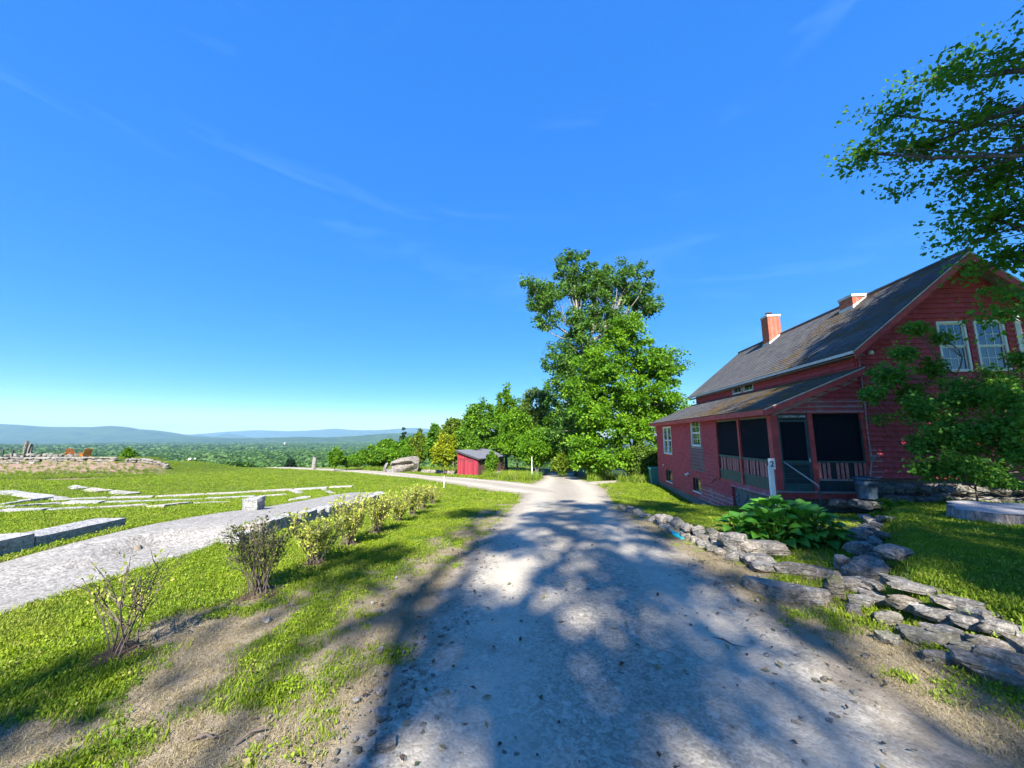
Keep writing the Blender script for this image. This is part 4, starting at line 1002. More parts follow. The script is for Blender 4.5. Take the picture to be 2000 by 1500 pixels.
gw = empty('garden_wall', (WA[0], WA[1], gz(*WA)), 0, 'broken dry-stone wall edging the raised lawn and running up to the porch', 'stone wall')
for u, v, s, rz, l in ((1710, 1145, (.44, .28, .26), -.1, .02), (1655, 1118, (.20, .18, .20), .4, .0), (1690, 1100, (.32, .24, .16), .2, .12), (1640, 1172, (.17, .15, .24), -.3, 0), (1672, 1160, (.34, .17, .11), -.55, .02),
                       (1760, 1110, (.36, .22, .12), .3, .1), (1640, 1150, (.16, .14, .18), .3, .0), (1690, 1190, (.20, .15, .12), -.6, 0), (1675, 1205, (.11, .09, .10), -.8, 0), (1720, 1185, (.26, .14, .10), -.7, .02),
                       (1770, 1160, (.26, .16, .10), -.4, .03), (1805, 1170, (.42, .13, .08), -.62, .03), (1790, 1205, (.32, .16, .12), -.8, .02), (1860, 1225, (.36, .16, .10), -.65, .02), (1885, 1200, (.32, .12, .07), -.55, .03),
                       (1745, 1225, (.20, .16, .11), -.5, 0), (1830, 1265, (.38, .15, .10), -.55, 0), (1880, 1268, (.36, .18, .12), -.6, 0), (1925, 1240, (.32, .14, .09), -.75, .02), (1985, 1255, (.30, .16, .10), -.6, .02),
                       (1800, 1250, (.20, .14, .08), -.6, 0), (1940, 1300, (.40, .16, .10), -.7, 0), (1985, 1300, (.34, .18, .14), -.6, 0), (1955, 1335, (.34, .2, .12), -.7, 0), (1850, 1300, (.22, .12, .08), -.5, 0), (1995, 1330, (.30, .2, .16), -.7, 0),
                       (1745, 1262, (.14, .12, .09), .2, 0), (1720, 1160, (.18, .14, .12), .2, 0), (1600, 1186, (.10, .08, .06), .2, 0)):
    big(gw, 'field' if s[2] > .15 else 'flat', u, v, s, rz, l, .10)
stones_along(gw, 'flat', [(4.0, 4.35, 0), (5.4, 5.85, 0), (7.0, 7.4, 0), (8.0, 8.5, 0)], .24, ((.28, .5), (.22, .36), (.10, .16)), 2, .13, .3)
stones_along(gw, 'field', [(3.75, 4.15, 0), (4.7, 5.0, 0)], .26, ((.22, .38), (.2, .3), (.14, .22)), 1, .12, .25)
stones_along(gw, 'flat', [(3.55, 3.4, 0), (3.62, 2.2, 0), (3.75, 0.5, 0), (3.85, -1.5, 0)], .24, ((.22, .42), (.13, .22), (.08, .12)), 2, .14, .38)

# old tree stump on the raised lawn
sp_ = Vector((8.5, 6.45, 0)); sp_.z = gz(sp_.x, sp_.y) - .14
stump = empty('tree_stump', sp_, 0.2, 'broad weathered grey tree stump sawn flat, on the raised lawn', 'stump')
n_ = 48; rs2 = random.Random(8); prof = [1 + .06 * math.sin(5 * t) + .05 * math.sin(11 * t + 1) + rs2.uniform(-.02, .02) for t in [2 * math.pi * k / n_ for k in range(n_)]]
sm = MB(); lv = [(-.15, 1.18), (.02, 1.10), (.10, 1.02), (.24, .985), (.325, .98)]
for z_, f in lv:
    for k in range(n_):
        t_ = 2 * math.pi * k / n_; r_ = .95 * prof[k] * f * (1 + (.10 * math.sin(5 * t_ + .5) if z_ < .06 else 0)); sm.v.append((r_ * math.cos(t_), .80 * r_ * math.sin(t_), z_))
for i in range(len(lv) - 1):
    for k in range(n_): sm.f.append((i * n_ + k, i * n_ + (k + 1) % n_, (i + 1) * n_ + (k + 1) % n_, (i + 1) * n_ + k))
sm.build('bark_sides', M['stump'], stump)
tm = MB(); tm.poly([(.95 * prof[k] * .985 * math.cos(2 * math.pi * k / n_), .80 * .95 * prof[k] * .985 * math.sin(2 * math.pi * k / n_), .329 + .012 * math.sin(7 * k)) for k in range(n_)]); tm.build('sawn_top', M['stump_top'], stump)

# hosta by the porch
def hosta_leaf(seed):
    rg = random.Random(seed); nl, nw = 7, 4; L, W = 1.0, .40; v = []; f = []
    for i in range(nl + 1):
        t_ = i / nl; wd = W * math.sin(math.pi * min(1, t_ ** .72)) ** .85 if 0 < t_ < 1 else .012
        arch = .30 * t_ - .46 * t_ * t_
        for j in range(nw + 1):
            q = j / nw * 2 - 1; v.append((t_ * L * .96, q * wd, arch + abs(q) * wd * .35 + rg.uniform(-.01, .01)))
    for i in range(nl):
        for j in range(nw): a = i * (nw + 1) + j; f.append((a, a + nw + 1, a + nw + 2, a + 1))
    m = MB(); m.v, m.f = v, f; return m.mesh('leaf', M['hosta'], True)
HL = [hosta_leaf(i) for i in range(5)]
hc = Vector((4.62, 6.35, 0)); hc.z = gz(hc.x, hc.y)
hosta = empty('hosta_clump', hc, 0, 'big glossy green hosta clump in front of the porch', 'plant')
hosta.scale = (.88, .88, .88); rh = random.Random(2); stm = MB()
for cx_, cy_, rad_, nlv, hgt in ((-.45, -.12, .66, 66, .46), (.22, -.05, .70, 78, .52), (-.05, .42, .66, 64, .60), (.52, .45, .55, 54, .50), (-.80, .2, .46, 36, .38)):
    for k in range(nlv):
        t_ = (k + .5) / nlv; a = k * 2.399963; ro = rad_ * math.sqrt(t_) * .78; z_ = hgt * (1 - .78 * t_ ** 1.3) + rh.uniform(-.05, .05)
        L_ = rh.uniform(.19, .27); o = link('leaf', rh.choice(HL), hosta)
        bx_, by_ = cx_ + math.cos(a) * ro, cy_ + math.sin(a) * ro
        o.location = (bx_, by_, max(.06, z_)); el = R(48 - 62 * t_ + rh.uniform(-14, 14))
        o.rotation_euler = Euler((rh.uniform(-.35, .35), -el, a + rh.uniform(-.35, .35)), 'XYZ'); o.scale = (L_, L_ * rh.uniform(.9, 1.15), L_)
        stm.tube([(cx_ + (bx_ - cx_) * .25, cy_ + (by_ - cy_) * .25, -.03), (cx_ + (bx_ - cx_) * .7, cy_ + (by_ - cy_) * .7, z_ * .6), (bx_, by_, max(.06, z_))], [.012, .009, .006], 4, False)
o = stm.build('stems', M['lf_fern'], hosta); o['kind'] = 'stuff'

# ferns under the ledge
def fern(u, v, y, size, seed, label):
    rng = np.random.default_rng(seed); p = gp(u, v); f = empty('fern', p, 0, label, 'fern', 'ferns under the ledge')
    V, O = [], []
    for k in range(9):
        a = rng.uniform(0, 6.28); e = rng.uniform(.5, 1.1); ln = size * rng.uniform(.7, 1.1)
        for i in range(26):
            t_ = i / 26; q = np.array([math.cos(a) * math.cos(e) * t_ * ln, math.sin(a) * math.cos(e) * t_ * ln, ln * (math.sin(e) * t_ - .55 * t_ * t_)])
            for sd in (-1, 1): V.append(q); O.append(np.array([-math.sin(a) * sd * 2.0, math.cos(a) * sd * 2.0, .1]))
    link('fronds', leaves_mesh('fronds', np.array(V), np.array(O), size * .20, M['lf_fern'], rng, up=1.2, wid=.22), f)
fern(1752, 992, 9.2, .50, 1, 'larger bright green fern at the foot of the mossy ledge')
fern(1728, 1012, 8.7, .36, 2, 'small bright fern beside the stone path edge')
fern(1880, 985, 9.0, .42, 3, 'fern half hidden behind the tree stump')

# ------------------------------------------------------------------ stone terraces and low wall on the left lawn
def B0(x, y): return Vector((x, y, gz(x, y)))
ROCK['terrace'] = [rock_mesh(560 + i, box=.97, cuts=2, rough=.035, m=M['granite']) for i in range(8)]
ROCK['bench'] = [rock_mesh(520 + i, box=.99, cuts=1, rough=.012, m=M['granite']) for i in range(3)]
def slab_row(name, pts, label, wid=.42, th=.24, lift=.085, kind='terrace', step=2.1, cat='stone terrace'):
    P_ = [gp(u, v) for u, v in pts]; o_ = empty(name, P_[0], 0, label, cat, 'stone terraces on the lawn')
    for i in range(len(P_) - 1):
        d = P_[i + 1] - P_[i]; d.z = 0; L = d.length; n = max(1, round(L / step)); rz = math.atan2(d.y, d.x)
        for k in range(n):
            c = P_[i] + d * ((k + .5) / n); ln = L / n * SR.uniform(.98, 1.03); wd = wid * .9 * SR.uniform(.7, 1.3)
            c.z = gz(c.x, c.y) + lift - th / 2 + SR.uniform(-.02, .02)
            u_ = d.normalized() * ln / 2; dz = gz(c.x + u_.x, c.y + u_.y) - gz(c.x - u_.x, c.y - u_.y)
            o = put_stone(o_, kind, c - Vector(o_.location), (ln, wd, th), 0, .0, 'slab'); o.rotation_euler = (SR.uniform(-.015, .015), -math.atan2(dz, ln), rz + SR.uniform(-.02, .02))
    return o_
slab_row('stone_terrace', [(0, 1001), (90, 999), (170, 995), (288, 989)], 'bright granite terrace row just behind the big end block', .42)
slab_row('stone_terrace', [(299, 993), (360, 986), (372, 985), (455, 981)], 'short granite terrace row ending at the square block', .5)
slab_row('stone_terrace', [(0, 993), (60, 989), (125, 985), (200, 984), (276, 981), (400, 976), (500, 971), (560, 967)], 'long granite terrace row that ends in a broad slab', .55)
slab_row('stone_terrace', [(0, 988), (50, 980), (90, 975), (128, 974)], 'granite terrace row joining the outer slanting row at the left edge', .5)
slab_row('stone_terrace', [(100, 979), (210, 975), (300, 972), (400, 966.5), (480, 963), (570, 958), (640, 954), (690, 951.5)], 'longest granite terrace row, reaching the end of the gravel path', .6)
slab_row('stone_terrace', [(-40, 956), (0, 961), (40, 968), (85, 973), (125, 976)], 'slanting granite row at the left edge of the lawn', .7)
slab_row('stone_terrace', [(132, 951), (160, 956), (205, 961), (262, 966)], 'upper granite row slanting down from the planted mound', .8)
slab_row('stone_terrace', [(570, 958), (590, 965)], 'short cross row of granite near the gravel path', .5)
slab_row('stone_terrace', [(630, 956), (650, 966)], 'shortest cross row of granite close to the path end', .35)
e1_, e2_ = B0(-6.98, 6.75), B0(-6.80, 1.5)
blk = empty('granite_bench_wall', e1_, 0, 'big dark-faced granite block row ending beside the gravel path', 'stone terrace', 'stone terraces on the lawn')
d = e2_ - e1_; d.z = 0; n = 4; rz = math.atan2(d.y, d.x)
for k in range(n):
    c = e1_ + d * ((k + .5) / n); c.z = gz(c.x - .3, c.y) + .03
    o = put_stone(blk, 'bench', c - e1_, (d.length / n * .995, .50, .56), rz, .004, 'block')
q = gp(484, 998); sb = empty('square_block', q, .15, 'single square pale granite block beside the gravel path', 'stone')
put_stone(sb, 'slab', (0, .18, .10), (.46, .42, .36), 0, .03, 'block')
q = gp(572, 980); sb = empty('broad_slab', q, -.3, 'broad flat granite slab at the end of the terrace rows', 'stone')
put_stone(sb, 'slab', (0, .25, .02), (.62, .75, .22), 0, .02, 'slab')

lw = empty('path_wall', (-4.5, 10, gz(-4.5, 10)), 0, 'long low dark-faced stone wall along the right side of the gravel path', 'stone wall')
for k in range(22):
    y = 6.35 + k * .415; ctr = np.interp(y, PD[:, 1], PD[:, 0]) + np.interp(y, PD[:, 1], PD[:, 2]) + .22
    z = gz(ctr - .35, y)
    put_stone(lw, 'bench', Vector((ctr + SR.uniform(-.03, .03), y, z - .15 + SR.uniform(-.02, .02))) - Vector(lw.location), (.30, .47, .40 + SR.uniform(-.03, .05)), SR.uniform(-.08, .08), .03)

# mound wall, chairs and what stands on the terrace
mw = empty('terrace_wall', (-55, 45, gz(-55, 45.0)), 0, 'long dark dry-stone retaining wall on top of the planted mound', 'stone wall')
for k in range(30):
    x = -68 + k * .70
    for row in range(3):
        put_stone(mw, 'dark' if row < 2 else 'pale', Vector((x + SR.uniform(-.2, .2), 45.2 + .25 * math.sin(k * .4) * .3, gz(x, 44.6) + .02 + row * .26)) - Vector(mw.location), (SR.uniform(.6, 1.0), SR.uniform(.5, .7), SR.uniform(.24, .32)), SR.uniform(-.1, .1), .05)
for k in range(16):
    x = -67 + k * .8
    put_stone(mw, 'pale', Vector((x, 43.6 + SR.uniform(-.3, .3), gz(x, 43.6) + .06)) - Vector(mw.location), (SR.uniform(.5, 1.1), .6, .24), 0, .06)
mw2 = empty('terrace_wall_end', (-43, 45, gz(-43, 45)), 0, 'short brown tumbled stone wall at the right end of the mound', 'stone wall')
for k in range(12):
    for row in range(2):
        x = -45.8 + k * .42
        put_stone(mw2, 'dark' if (k + row) % 3 else 'pale', Vector((x, 45 + SR.uniform(-.15, .15), gz(x, 45) + .14 + row * .26)) - Vector(mw2.location), (SR.uniform(.4, .7), .5, .3), SR.uniform(-.2, .2), .1)
fr_ = empty('fire_ring', (-58, 48, gz(-58, 48)), 0, 'ring of pale and dark stones on the terrace left of the orange chairs', 'fire pit')
for k in range(26):
    x = -63.2 + k * .36; put_stone(fr_, 'pale' if k < 12 or k % 4 == 0 else 'dark', Vector((x, 47 + .4 * math.sin(k), gz(x, 47) + .18 + .12 * (k % 2))) - Vector(fr_.location), (.55, .5, .42), SR.uniform(-.4, .4), .2)
q = at(44, 890, 47); ob_ = empty('leaning_stone', (q.x, q.y, gz(q.x, q.y)), 0, 'tall pale stone leaning on the terrace at the left', 'standing stone')
o = put_stone(ob_, 'pale', (.15, 0, 1.0), (.28, .3, 2.3), 0, 0, 'shaft'); o.rotation_euler = (0, .13, 0)
q = at(55, 890, 47.5); ob_ = empty('flat_panel_stone', (q.x, q.y, gz(q.x, q.y)), 0, 'thin grey upright stone right behind the leaning pale stone', 'standing stone')
put_stone(ob_, 'flat', (.1, 0, .85), (.55, .2, 1.8), 0, .05, 'shaft')
def chair(u, v, rz, label):
    q = at(u, v, 47.0); c = empty('garden_chair', (q.x, q.y, gz(q.x, q.y)), rz, label, 'chair', 'orange chairs on the terrace')
    for k in range(5): MB().bar((-.26 + k * .13, .35, .30), (-.30 + k * .15, .78, 1.12 - .03 * abs(k - 2)), .11, .025, (0, 1, 0)).build('back_slat', M['orange'], c)
    for k in range(4): MB().bar((-.28, -.30 + k * .18, .40 - k * .035), (.28, -.30 + k * .18, .40 - k * .035), .15, .025).build('seat_slat', M['orange'], c)
    for s_ in (-1, 1):
        MB().bar((s_ * .36, -.45, .58), (s_ * .36, .50, .58), .14, .03).build('arm', M['orange'], c)
        MB().bar((s_ * .34, -.36, 0), (s_ * .34, -.36, .57), .05, .1).build('front_leg', M['orange'], c)
        MB().bar((s_ * .30, -.40, .36), (s_ * .30, .62, .02), .03, .12).build('back_leg', M['orange'], c)
    MB().bar((-.34, .52, .62), (.34, .52, .62), .03, .09).build('back_rail', M['orange'], c)
chair(136, 890, R(-135), 'orange slatted garden chair on the terrace wall, the left of the pair')
chair(166, 890, R(-112), 'orange slatted garden chair on the terrace wall, the right of the pair')
for k, (u, lab) in enumerate(((5, 'dark iron rail post at the very left of the terrace'), (24, 'dark iron rail post next to the leaning pale stone'))):
    q = at(u, 890, 46); z = gz(q.x, q.y); r_ = empty('rail_post', (q.x, q.y, z), 0, lab, 'post', 'terrace railing')
    MB().box(-.05, .05, -.05, .05, -.2, 1.0).build('upright', M['iron'], r_)
    MB().box(-.85, .85, -.03, .03, .93, 1.0).build('top_rail', M['iron'], r_)

# ------------------------------------------------------------------ far side of the lawn: shed, boulder, pillar, stakes
shp = gp(893, 927); SHR = R(-27)
shed = empty('red_shed', shp, SHR, 'small raspberry-red board shed with a slanting grey roof', 'shed')
sw_, sd_, hl_, hr_ = 2.75, 6.0, 2.6, 1.85
def shz(x): return hl_ + (hr_ - hl_) * x / sw_
core = MB().hexa([(.03, .03, -.5), (sw_ - .03, .03, -.5), (sw_ - .03, sd_, -.9), (.03, sd_, -.9), (.03, .03, hl_ - .05), (sw_ - .03, .03, hr_ - .05), (sw_ - .03, sd_, hr_ - .05), (.03, sd_, hl_ - .05)]).build('walls', M['shed_red'], shed)
nb = 16
for k in range(nb):
    a, b = sw_ * k / nb, sw_ * (k + 1) / nb - .02; z0 = 1.78
    MB().hexa([(a, 0, z0), (b, 0, z0), (b, .028, z0), (a, .028, z0), (a, 0, shz(a) - .02), (b, 0, shz(b) - .02), (b, .028, shz(b) - .02), (a, .028, shz(a) - .02)]).build('board', M['shed_red'], shed)
for k in range(nb):
    a, b = sw_ * k / nb + .01, sw_ * (k + 1) / nb - .016
    if k == nb // 2: a += .02
    MB().box(a, b, -.03, .0, -.12 - .2 * a / sw_, 1.66).build('door_board', M['shed_red'], shed)
MB().box(-.02, sw_ + .02, -.06, .0, 1.67, 1.75).build('door_track', M['shed_red'], shed)
for x in (.6, 1.75): MB().box(x - .35, x + .35, -.045, -.032, 1.50, 1.56).build('hinge_strap', M['iron'], shed)
for k in range(19):
    y = .1 + k * .3
    MB().box(sw_ - .02, sw_ + .005, y, y + .285, -.9, hr_ - .05).build('side_board', M['brown_wood'], shed)  # side of the shed in shadow, its darkness put into the board colour
MB().hexa([(-.12, -.22, shz(-.12)), (sw_ + .28, -.22, shz(sw_ + .28)), (sw_ + .28, sd_ + .2, shz(sw_ + .28)), (-.12, sd_ + .2, shz(-.12)), (-.12, -.22, shz(-.12) + .09), (sw_ + .28, -.22, shz(sw_ + .28) + .09), (sw_ + .28, sd_ + .2, shz(sw_ + .28) + .09), (-.12, sd_ + .2, shz(-.12) + .09)]).build('roof', M['shed_roof'], shed)
for k in range(12):
    y = -.2 + k * .57; MB().bar((-.12, y, shz(-.12) + .10), (sw_ + .28, y, shz(sw_ + .28) + .10), .03, .025).build('roof_seam', M['shed_roof'], shed)
MB().hexa([(-.12, -.25, shz(-.12) - .1), (sw_ + .28, -.25, shz(sw_ + .28) - .1), (sw_ + .28, -.225, shz(sw_ + .28) - .1), (-.12, -.225, shz(-.12) - .1), (-.12, -.25, shz(-.12) + .085), (sw_ + .28, -.25, shz(sw_ + .28) + .085), (sw_ + .28, -.225, shz(sw_ + .28) + .085), (-.12, -.225, shz(-.12) + .085)]).build('barge_board', M['iron'], shed)

q = bp_(785, 49)
bo = empty('glacial_boulder', q, 0, 'huge pale granite boulder with a dark overhanging cleft across the lawn', 'boulder')
def boulder(seed, size, prof):
    bm = bmesh.new(); bmesh.ops.create_cube(bm, size=1.0); bmesh.ops.subdivide_edges(bm, edges=bm.edges[:], cuts=11, use_grid_fill=True)
    rng = np.random.default_rng(seed); V = np.array([v.co[:] for v in bm.verts]); sph = V / np.linalg.norm(V, axis=1)[:, None] * .6; V = V * .72 + sph * .28
    for k in range(14):
        n = rng.normal(0, 1, 3); n /= np.linalg.norm(n); d = rng.uniform(.40, .55); V = V - np.outer(np.maximum(V @ n - d, 0), n)
    V = prof(V); V += (fbm(V[:, 0] * 5 + V[:, 1] * 3, V[:, 2] * 5, seed, 4) - .47)[:, None] * .10 * np.array([.3, 1, .5]); V *= np.array(size)
    for v, c in zip(bm.verts, V): v.co = c
    me = bpy.data.meshes.new('rock'); bm.to_mesh(me); bm.free(); me.materials.append(M['lightstone']); me.polygons.foreach_set('use_smooth', [True] * len(me.polygons)); me.set_sharp_from_angle(angle=R(35)); return me
def pf(V):
    V = V.copy(); V[:, 2] += .10 * V[:, 0] * (V[:, 2] > 0)
    front = (V[:, 1] < -.1); c = np.abs(V[:, 2] - (.10 + .22 * V[:, 0])); cl = np.exp(-(c / .07) ** 2) * (np.abs(V[:, 0] + .05) < .40)
    V[:, 1] += front * cl * .26; V[:, 1] += front * (V[:, 2] < (.10 + .22 * V[:, 0])) * .07; return V
o = link('rock', boulder(4, (3.7, 2.4, 2.4), pf), bo); o.location = (0, 1.0, .75)
o = put_stone(bo, 'pale', (-2.2, .2, .5), (.5, .5, 1.5), 0, .1, 'rock_splinter'); o.rotation_euler = (0, .35, 0)
o = put_stone(bo, 'pale', (-.9, -.5, .15), (2.0, .9, .7), 0, .1, 'rock_foot')
rr_ = empty('rock_row', bp_(855, 45), 0, 'row of rounded pale rocks between the boulder and the shed', 'rocks')
for k in range(12):
    q = bp_(828 + k * 5 + SR.uniform(-1, 1), 47 - k * .35 + SR.uniform(-.3, .3)); put_stone(rr_, 'pale', q - Vector(rr_.location) + Vector((0, 0, .16)), (SR.uniform(.5, .9), SR.uniform(.4, .6), SR.uniform(.35, .6)), SR.uniform(-.3, .3), .15)
for u, v, s, lab in ((728, 913, .55, 'small pale rock left of the huge boulder'), (646, 910, .45, 'small pale rock under the round shrub'), (622, 910, .5, 'low rock at the foot of the stone pillar'), (974, 932, .8, 'pale rock in the weeds right of the shed'), (990, 934, .5, 'small pale rock right of the shed rock')):
    q = gp(u, v); r_ = empty('field_rock', q, 0, lab, 'rock', 'loose pale rocks'); put_stone(r_, 'pale', (0, 0, s * .25), (s * 1.2, s, s * .9), SR.uniform(0, 3), .1, 'rock')
q = bp_(613, 57); pil = empty('stone_pillar', q, .1, 'tall square grey stone pillar beside the far drive', 'standing stone')
put_stone(pil, 'stone_shaft', (0, 0, .85), (.55, .5, 2.1), 0, .01, 'shaft')
def stake(u, v, h, wdt, lab, name='white_stake'):
    q = gp(u, v); s_ = empty(name, q, 0, lab, 'stake', 'white marker stakes')
    MB().box(-wdt / 2, wdt / 2, -wdt / 2, wdt / 2, -.15, h * .55).build('lower_stake', M['white'], s_); MB().box(-wdt * .3, wdt * .3, -wdt * .3, wdt * .3, h * .551, h).build('upper_stake', M['white'], s_)
stake(867, 955, .68, .028, 'thin white stake at the far end of the shrub row')
stake(1039, 936, 1.75, .075, 'white marker post in the weeds where the drive forks')
for u, v, y, wd, lab in ((376, 897, 420, 6.5, 'far white house at the edge of the valley woods'), (556, 864.5, 2300, 7, 'very distant pale barn in the valley woods')):
    q = at(u, v, y); b = empty('farm_building', (q.x, q.y, q.z - wd * .25), .3, lab, 'building', 'far buildings in the valley')
    MB().box(-wd / 2, wd / 2, -wd * .3, wd * .3, -wd * 1.2, wd * .22).build('walls', M['mortar'], b)
    MB().poly([(-wd * .53, -wd * .34, wd * .20), (wd * .53, -wd * .34, wd * .20), (wd * .53, 0, wd * .45), (-wd * .53, 0, wd * .45)]).poly([(-wd * .53, 0, wd * .45), (wd * .53, 0, wd * .45), (wd * .53, wd * .34, wd * .20), (-wd * .53, wd * .34, wd * .20)]).build('roof', M['lead'], b)

# ------------------------------------------------------------------ trees
def lobes_px(base, L):
    """masses of a crown from where they stand: (u, v, y, rx, ry, rz) to offsets from the base"""
    out = []
    for u, v, y, rx, ry, rz_ in L:
        q = at(u, v, y); out.append((q.x - base[0], q.y - base[1], q.z - base[2], rx, ry, rz_))
    return out
def B(x, y): return Vector((x, y, gz(x, y)))
G1 = 'trees and shrubs behind the drive'
# the two tall trees
b = B(7.4, 36)
tree('ash_tree', b, 13, lobes_px(b, [(1065, 585, 35, 2.0, 2, 1.6), (1120, 525, 36, 2.0, 2, 2.0), (1040, 555, 35, 1.2, 1.5, 1.0), (1155, 560, 36, 2.2, 2.2, 2.2), (1220, 555, 37, 2.9, 2.6, 2.4), (1262, 590, 37, 1.7, 1.8, 2.2), (1120, 630, 35, 2.0, 2, 1.6), (1165, 615, 36, 1.8, 1.8, 1.6), (1095, 700, 35, 1.6, 1.8, 1.6), (1150, 750, 35.5, 2.0, 2, 2.0), (1085, 565, 35.5, 1.2, 1.3, 1.1), (1130, 575, 36, 1.4, 1.4, 1.4),
     (1060, 630, 35, 1.2, 1.2, .7), (1135, 690, 35, 2.2, 2.4, 2.4), (1110, 760, 35, 2.2, 2.4, 2.4), (1125, 840, 35.5, 2.6, 2.6, 2.6), (1190, 640, 36, 2.0, 2.0, 2.2)]),
     'tallest dark green tree with an open ragged top and pale trunk', leaf='lf_dark', bark='bark_pale', clumps=680, per=82, lsize=.23, crad=.66, seed=2, r0=.42, group=G1, flat=.7)
b = B(9.4, 30.5)
tree('maple_tree', b, 8.5, lobes_px(b, [(1225, 655, 30, 2.0, 2, 1.8), (1175, 715, 29.5, 2.2, 2, 1.8), (1140, 780, 29.5, 1.9, 2, 1.8), (1255, 705, 29.5, 2.1, 2, 1.8), (1305, 720, 30, 1.5, 1.6, 1.7), (1210, 770, 29, 2.4, 2.2, 1.8), (1280, 780, 29, 2.2, 2, 1.7), (1312, 790, 29.5, 1.1, 1.2, .9),
     (1180, 830, 28.5, 2.2, 2, 1.7), (1250, 835, 28.5, 2.2, 2, 1.5), (1145, 880, 28, 1.6, 1.6, 1.5), (1205, 890, 27.5, 2.0, 1.6, 1.3), (1270, 880, 28, 1.7, 1.4, 1.3)]),
     'broad bright green maple next to the far house corner', leaf='lf_maple', clumps=600, per=85, lsize=.22, crad=.58, seed=3, r0=.30, group=G1, flat=.55)
# woodland edge behind the shed, one by one: u, v_top, half width px, depth, v_bottom, leaf
specs = [
    ('pale_birch', 1048, 748, 40, 47, 880, 'lf_pale', 'bark_pale', 'pale feathery birch just left of the tallest tree', 230, .26),
    ('leafy_tree', 990, 757, 34, 52, 880, 'lf_maple', 'bark', 'tall bright green tree behind the shed roof', 150, .32),
    ('leafy_tree', 938, 780, 40, 49, 890, 'lf_mid', 'bark', 'rounded green tree left behind the shed', 190, .32),
    ('leafy_tree', 886, 812, 30, 53, 900, 'lf_olive', 'bark', 'olive green tree above the yellow tree', 120, .32),
    ('leafy_tree', 848, 825, 20, 58, 900, 'lf_mid', 'bark', 'narrow green tree left of the yellow tree', 100, .34),
    ('leafy_tree', 818, 842, 20, 60, 905, 'lf_olive', 'bark', 'yellowish green tree behind the right end of the boulder', 90, .34),
    ('spindly_tree', 786, 838, 9, 66, 905, 'lf_pine', 'bark', 'thin dark spindly tree left of the boulder trees', 45, .30),
    ('leafy_tree', 757, 856, 20, 60, 908, 'lf_mid', 'bark', 'low green tree behind the left part of the boulder', 90, .34),
    ('leafy_tree', 725, 872, 22, 57, 908, 'lf_mid', 'bark', 'low spreading green tree between boulder and round shrub', 90, .3),
    ('leafy_shrub', 698, 888, 22, 56, 908, 'lf_maple', 'bark', 'low bright shrub right of the round shrub', 70, .26),
    ('round_shrub', 655, 876, 15, 53, 908, 'lf_mid', 'bark', 'dense round shrub right of the stone pillar', 80, .26),
    ('yellow_tree', 868, 846, 26, 43.5, 908, 'lf_yellow', 'bark', 'small yellow-green tree at the left of the shed', 130, .26),
    ('leafy_tree', 1050, 836, 44, 40, 905, 'lf_maple', 'bark', 'wide bright green small tree right of the shed', 210, .27),
    ('leafy_tree', 985, 838, 30, 49, 888, 'lf_mid', 'bark', 'green tree rising right behind the shed roof', 110, .27),
    ('shed_shrub', 960, 880, 12, 37.0, 925, 'lf_mid', 'bark', 'leafy green shrub growing against the shed side', 75, .20),
    ('leafy_shrub', 1100, 885, 22, 34.5, 920, 'lf_olive', 'bark', 'yellowish shrub beside the drive where it enters the trees', 80, .2),
    ('leafy_shrub', 1255, 868, 40, 27, 925, 'lf_pale', 'bark', 'airy pale shrub beside the far house corner', 150, .17),
    ('leafy_shrub', 1160, 862, 34, 29, 920, 'lf_maple', 'bark', 'bright undergrowth shrub below the tallest tree', 140, .2),
    ('leafy_tree', 1090, 790, 30, 44, 900, 'lf_mid', 'bark', 'shaded tree between the birch and the tallest tree', 150, .3),
    ('leafy_tree', 1340, 800, 55, 42, 900, 'lf_mid', 'bark', 'green tree showing behind the far end of the house', 130, .3),
    ('leafy_tree', 1125, 800, 40, 40, 905, 'lf_mid', 'bark', 'green tree filling in left below the tallest tree', 170, .24),
    ('leafy_tree', 1010, 800, 36, 44, 890, 'lf_maple', 'bark', 'bright green tree below the pale birch', 150, .26),
    ('leafy_tree', 905, 838, 30, 46, 895, 'lf_mid', 'bark', 'green tree between the yellow tree and the shed', 120, .26),
    ('leafy_tree', 780, 862, 26, 56, 908, 'lf_maple', 'bark', 'bright low tree directly behind the huge boulder', 110, .28),
    ('leafy_shrub', 677, 892, 17, 55, 908, 'lf_mid', 'bark', 'low shrub filling in right beside the round shrub', 70, .24),
    ('leafy_tree', 742, 862, 22, 61, 908, 'lf_maple', 'bark', 'bright green tree left above the huge boulder', 100, .30),
    ('leafy_tree', 800, 852, 24, 62, 908, 'lf_mid', 'bark', 'green tree right above the huge boulder', 110, .30),
    ('mound_shrub', 252, 877, 11, 46, 890, 'lf_mid', 'bark', 'small leafy shrub on the mound between the two walls', 60, .22),
    ('leafy_shrub', 372, 899, 16, 62, 911, 'lf_dark', 'bark', 'dark low shrub at the right foot of the mound', 60, .26),
]
